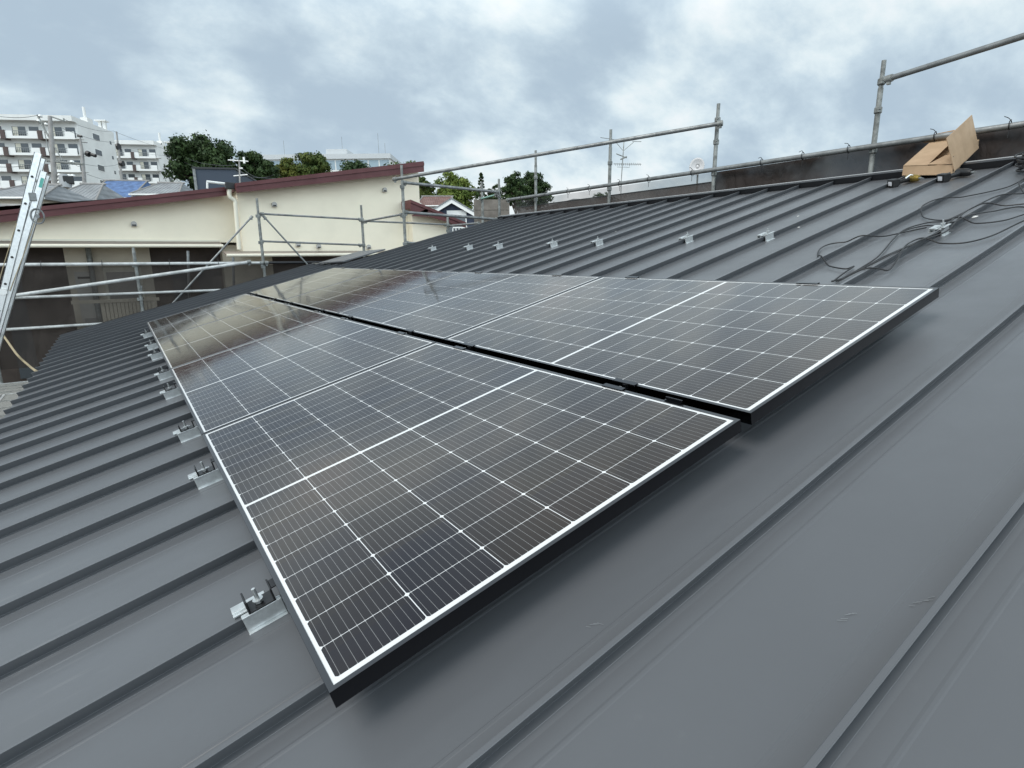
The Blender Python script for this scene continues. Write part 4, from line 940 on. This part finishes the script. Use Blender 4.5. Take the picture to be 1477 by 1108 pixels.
# weathered shed behind the corner posts
a = PT(684, 315, 13.5); m0 = frameM(a, 120); m0.translation.z = GZ; L = solve(a, Vector((math.sin(rad(120)), math.cos(rad(120)), 0)), 735)
fz = PT(700, 291, 14).z-GZ
fn = thing('board_wall', None, 'weathered grey board wall behind the upper corner posts', 'wall', mat=m0)
b = MB(); nb = 9
for i in range(nb): z0 = fz-2.2+2.2*i/nb; b.box((0, 0.004*(i % 2), z0+.004), (L, .05, z0+2.2/nb-.004))
b.build('boards', mat('weathered_board', (0.17, 0.15, 0.13), .85, 0, .3, 3), fn, local=True)
b = MB(); b.box((0, .05, 0), (L, .12, fz)); b.build('backing', m_pole, fn, local=True)
# neighbour building hidden below the ridge that carries aerial and dish
a = PT(940, 290, 16); nb_ = thing('neighbour_house', (a.x, a.y, GZ), 'low grey roofed house just showing through the thin net', 'house')
zn = PT(960, 281, 15.5).z
b = MB(); b.box((a.x-1.3, a.y-2, GZ), (a.x+5, a.y+5, zn-.4)); b.build('wall', m_conc, nb_)
b = MB(); b.prism([(a.x-1.6, a.y-2.5, zn-.4), (a.x-1.6, a.y+1.5, zn), (a.x-1.6, a.y+5.5, zn-.4), (a.x-1.6, a.y+5.5, zn-.5), (a.x-1.6, a.y-2.5, zn-.5)], (7.1, 0, 0)); b.build('roof', m_tile, nb_)
an = thing('tv_aerial', PT(896, 290, 15), 'thin television aerial standing beyond the ridge between two posts', 'aerial')
A_ = lambda x, y: PT(x, y, 15)
def zclip(p): return p
b = MB(); b.tube([Vector((A_(896, 270).x, A_(896, 270).y, zn-.3)), A_(896, 262), A_(900, 205)], .014, 6); b.build('mast', m_galvold, an)
b = MB(); b.tube([A_(885, 236.5), A_(925, 237)], .008, 5); 
for i in range(13): x = 887+3*i; b.tube([A_(x, 235.2), A_(x+.6, 239)], .006, 4)
b.tube([A_(890, 241), A_(908, 241.5), A_(908, 237)], .006, 4); b.build('boom', m_galvold, an)
b = MB(); b.tube([A_(866, 198.5), A_(889, 202)], .008, 5); b.tube([A_(912, 204), A_(925, 204.5)], .008, 5); b.tube([A_(889, 206), A_(899, 218), A_(914, 205)], .008, 5); b.tube([A_(889, 222), A_(904, 228)], .014, 5); b.tube([A_(895, 230), A_(904, 226)], .02, 5); b.build('boom', m_galvold, an)
ds = thing('satellite_dish', PT(1006, 245, 13), 'pale round satellite dish peeking over the ridge scaffold rail', 'satellite dish')
c = PT(1005, 240, 13); nrm = (-ray(1006, 243).normalized()+Vector((-.75, .1, .25))).normalized(); ux = nrm.cross(Vector((0, 0, 1))).normalized(); uy = ux.cross(nrm)
b = MB(); vs = [c-nrm*.05]; fs_ = []
for j in range(1, 6):
    for i in range(24): a_ = 2*math.pi*i/24; r_ = .175*j/5; vs.append(c + ux*(r_*math.cos(a_)) + uy*(r_*1.08*math.sin(a_)) - nrm*(.05*(1-(j/5)**2)))
for i in range(24): fs_.append((0, 1+i, 1+(i+1) % 24))
for j in range(4):
    for i in range(24): fs_.append((1+j*24+i, 1+j*24+(i+1) % 24, 1+(j+1)*24+(i+1) % 24, 1+(j+1)*24+i))
b.add(vs, fs_); o = b.build('reflector', m_dish, ds, smooth=True); md = o.modifiers.new('solid', 'SOLIDIFY'); md.thickness = .006
b = MB(); b.tube([c-uy*.17, c+nrm*.12-uy*.12], .006, 6); b.tube([c+nrm*.10-uy*.12, c+nrm*.13-uy*.11], .008, 8); b.build('feed_arm', m_blkm, ds)
b = MB(); b.tube([c-nrm*.09, c-nrm*.09+Vector((0, 0, zn-c.z-.3))], .02, 8); b.build('mast', m_galvold, ds)
# aerial over the navy house
an = thing('tv_aerial', PT(345, 255, 22), 'white crossed television aerial above the navy box house roof', 'aerial')
A_ = lambda x, y: PT(x, y, 22)
b = MB(); b.tube([A_(346.5, 275), A_(345, 231)], .03, 6); b.build('mast', m_pole, an)
b = MB(); b.tube([A_(329, 231), A_(358, 233)], .022, 5); b.tube([A_(351.5, 227), A_(352.5, 236)], .04, 5); b.tube([A_(345, 243), A_(350, 243)], .03, 5); b.tube([A_(337, 254), A_(357, 252)], .022, 5); b.build('boom', m_white, an)

# ------------------------------------------------------------------ utility poles and wires
def upole(x, ytop, t, label, lean=0):
    tp = PT(x, ytop, t); base = gz(tp.x, tp.y); p = thing('utility_pole', (tp.x, tp.y, base), label, 'utility pole', 'utility poles before the apartments'); return p, tp, base
r_ = random.Random(4)
p, tp, base = upole(71, 168, 46, 'thick concrete utility pole with crossarms and grey transformer')
q = lambda x, y: PT(x, y, 46)
b = MB(); b.tube([Vector((q(81, 290).x, tp.y, base)), q(81, 290), q(73, 185), q(72, 168)], [.24, .22, .16, .14], 12); b.build('pole', m_pole, p, smooth=True)
b = MB(); b.tube([q(54, 166), q(66, 190), q(70, 196)], .07, 6); b.tube([q(56, 176), q(68, 179)], .10, 6); b.tube([q(73, 168), q(93, 175)], .05, 6); b.tube([q(60, 180), q(76, 208), q(90, 231)], .045, 5); b.tube([q(64, 190), q(72, 225)], .04, 5); b.tube([q(68, 232), q(120, 237)], .09, 6); b.tube([q(92, 174), q(92, 171)], .06, 6); b.build('crossarm', m_galvold, p)
b = MB(); b.tube([q(95, 272), q(93.5, 254)], .42, 14); b.tube([q(93.5, 254), q(93.4, 252.5)], .3, 12); b.build('transformer', mat('transformer_grey', (0.30, 0.31, 0.32), .5), p, smooth=True)
b = MB()
for x, y in ((56, 173), (67, 178), (86, 251), (100, 252), (105, 252), (86, 262), (104, 232), (58, 166), (86, 257), (102, 258)): b.tube([q(x, y), q(x, y+2.6)], [.13, .16], 8)
b.build('insulator', m_white, p)
b = MB(); b.box((-.35, -.3, -.3), (.35, .3, .3), Matrix.Translation(q(99, 260))); b.build('switch_box', m_blk, p, bevel=.05)
p, tp, base = upole(115, 196, 52, 'slimmer utility pole right of the transformer pole')
q2 = lambda x, y: PT(x, y, 52)
b = MB(); b.tube([Vector((q2(124, 290).x, tp.y, base)), q2(124, 290), q2(118, 215), q2(115, 196)], [.2, .18, .13, .06], 12); b.build('pole', m_pole, p, smooth=True)
for a_, b_, rr in (((112, 196), (118, 197), .1), ((125, 221), (129, 223), .25), ((132, 223), (138, 225), .15), ((117, 205), (126, 206), .03), ((119, 222), (138, 225), .03)):
    b = MB(); b.tube([q2(*a_), q2(*b_)], rr, 8); b.build('crossarm', m_blk, p)
p, tp, base = upole(170, 225, 80, 'thin distant utility pole in front of the gap between the apartment blocks')
q3 = lambda x, y: PT(x, y, 80)
b = MB(); b.tube([Vector((q3(177, 270).x, tp.y, base)), q3(177, 270), q3(168, 190)], [.2, .18, .1], 8); b.build('pole', m_pole, p, smooth=True)
b = MB(); b.tube([q3(170, 212), q3(172, 212)], .5, 8); b.tube([q3(173, 236), q3(178, 236)], .4, 8); b.build('crossarm', m_blk, p)
def wire(pts, label, r=.018):
    P_ = [PT(*a) for a in pts]; c = []
    for i in range(len(P_)-1):
        for k in range(12): s_ = k/12; c.append(P_[i].lerp(P_[i+1], s_)-Vector((0, 0, .35*4*s_*(1-s_))))
    c.append(P_[-1]); tag(MB().tube(c, r, 5).build('overhead_wire', m_blk), label, 'wire', 'overhead power lines')
wire([(-40, 158, 40), (56, 166, 46)], 'overhead wire entering from the left frame edge to the thick pole top')
wire([(92, 172, 46), (163, 189, 75), (270, 222, 110)], 'long overhead wire crossing the sky beside the apartment roof')
wire([(90, 185, 46), (168, 205, 80)], 'overhead wire crossing the apartment gable wall, upper one')
wire([(104, 231, 46), (118, 236, 52), (176, 235, 80)], 'overhead wire from the crossarm past the slim pole')
wire([(118, 248, 52), (176, 260, 80)], 'overhead wire low across the apartment gable wall')
wire([(-40, 236, 40), (68, 232, 46)], 'overhead wire reaching the thick pole crossarm from the left')
wire([(182, 214, 80), (262, 224, 60), (345, 238, 32), (395, 252, 24)], 'overhead wire slanting across the dark tree', .012)
wire([(262, 232, 60), (400, 258, 22)], 'lower overhead wire slanting across the dark tree', .012)

# ------------------------------------------------------------------ trees
def tree(x0, x1, ytop, ybot, t, name, label, m, seed, nleaf=7000, shape='round', ls=0.28):
    R_ = random.Random(seed)
    w = (x1-x0)*t/F/2*1.0; cpt = PT((x0+x1)/2, (ytop+ybot)/2, t); top = PT((x0+x1)/2, ytop, t).z
    base = gz(cpt.x, cpt.y); low = min(PT((x0+x1)/2, ybot, t).z, top-2*w*0.7)
    h = top-low; c = Vector((cpt.x, cpt.y, low+h/2))
    tr = thing(name, (cpt.x, cpt.y, base), label, 'tree', 'trees beyond the houses')
    tk = MB(); tk.tube([Vector((c.x, c.y, base)), Vector((c.x+.1, c.y, (base+low)/2)), Vector((c.x, c.y, low+h*.3)), Vector((c.x, c.y, low+h*.8))], [w*.11, w*.09, w*.06, w*.02], 9)
    lobes = []
    nl = 90 if shape != 'pine' else 60; nleaf = int(nleaf*1.7); ls *= 0.78
    for i in range(nl):
        if shape == 'pine':
            f = R_.random(); rr = (1-f)*0.85+.12; a = R_.random()*6.28; p = c + Vector((math.cos(a)*w*rr*.8, math.sin(a)*w*rr*.8, (f-.5)*h)); lr = w*.20*(1.25-f)
        else:
            d = Vector((R_.gauss(0, 1), R_.gauss(0, 1), R_.gauss(0, 1))).normalized(); k = R_.uniform(.25, .86)
            p = c + Vector((d.x*w*k, d.y*w*k, d.z*h/2*k)); lr = w*R_.uniform(.18, .30)
            if p.z + lr*.8 > top: p.z = top-lr*.8
        lobes.append((p, lr))
        if i % 3 == 0: st = Vector((c.x, c.y, low+h*R_.uniform(.0, .4))); tk.tube([st, st.lerp(p, .5)+Vector((0, 0, .2)), p], [w*.035, w*.022, w*.008], 6)
    tk.build('trunk', m_bark, tr)
    cr_ = MB(); vs = []; fs = []
    for i in range(nleaf):
        p, lr = lobes[R_.randrange(nl)]
        d = Vector((R_.gauss(0, 1), R_.gauss(0, 1), R_.gauss(0, 1)+.25)).normalized()
        q = p + Vector((d.x, d.y, d.z*.8))*lr*(R_.random()**.35)*R_.uniform(.85, 1.18)*(R_.uniform(1.1, 1.5) if R_.random() < .10 else 1)
        a = (d + Vector((R_.gauss(0, .5), R_.gauss(0, .5), R_.gauss(0, .5)))).normalized(); u_ = a.orthogonal().normalized(); v_ = a.cross(u_)
        an_ = R_.random()*6.28; u_, v_ = u_*math.cos(an_)+v_*math.sin(an_), v_*math.cos(an_)-u_*math.sin(an_)
        s_ = ls*R_.uniform(.5, 1.1); o = len(vs)
        vs += [q-u_*s_, q-v_*s_*.5, q+u_*s_, q+v_*s_*.5]; fs.append((o, o+1, o+2, o+3))
    cr_.add(vs, fs); cr_.build('crown', m, tr)
    return tr
tree(243, 346, 190, 290, 60, 'broadleaf_tree', 'large dark green tree behind the navy box house', m_leafd, 1, 11000, ls=.30)
tree(338, 402, 212, 290, 64, 'broadleaf_tree', 'dark tree right of the largest tree, behind the crossed aerial', m_leafd, 2, 7000, ls=.28)
tree(392, 436, 228, 275, 70, 'broadleaf_tree', 'small yellowish tree left of the rounded olive tree', m_leafy, 3, 4500, ls=.26)
tree(420, 482, 217, 285, 72, 'broadleaf_tree', 'rounded olive green tree before the long pale building', m_leafm, 4, 7000, ls=.27)
tree(482, 545, 231, 280, 80, 'broadleaf_tree', 'low dark tree at the right end of the long pale building', m_leafd, 5, 5000, ls=.28)
tree(545, 612, 230, 290, 85, 'broadleaf_tree', 'low green tree showing just over the maroon roof end', m_leafm, 6, 4500, ls=.3)
tree(596, 628, 250, 310, 80, 'broadleaf_tree', 'narrow olive tree against the cream wall end', m_leafm, 7, 3500, ls=.28)
tree(618, 694, 244, 330, 80, 'broadleaf_tree', 'large bright green tree behind the blue gabled house', m_leafg, 8, 9500, ls=.30)
tree(683, 706, 251, 300, 78, 'conifer', 'slim dark conifer between the bright tree and the corner posts', m_leafd, 9, 2600, 'pine', .24)
tree(698, 730, 262, 320, 82, 'broadleaf_tree', 'small dark tree behind the corner post tops', m_leafd, 10, 3500, ls=.26)
tree(722, 766, 248, 310, 78, 'broadleaf_tree', 'dark tree left of the paired dark trees beyond the ridge', m_leafd, 11, 6000, ls=.27)
tree(748, 798, 245, 310, 80, 'broadleaf_tree', 'dark tree at the right end of the tree line', m_leafd, 12, 6500, ls=.27)
tree(815, 900, 279, 310, 90, 'broadleaf_tree', 'distant low tree silhouette seen through the thin net', m_leafd, 13, 4000, ls=.35)
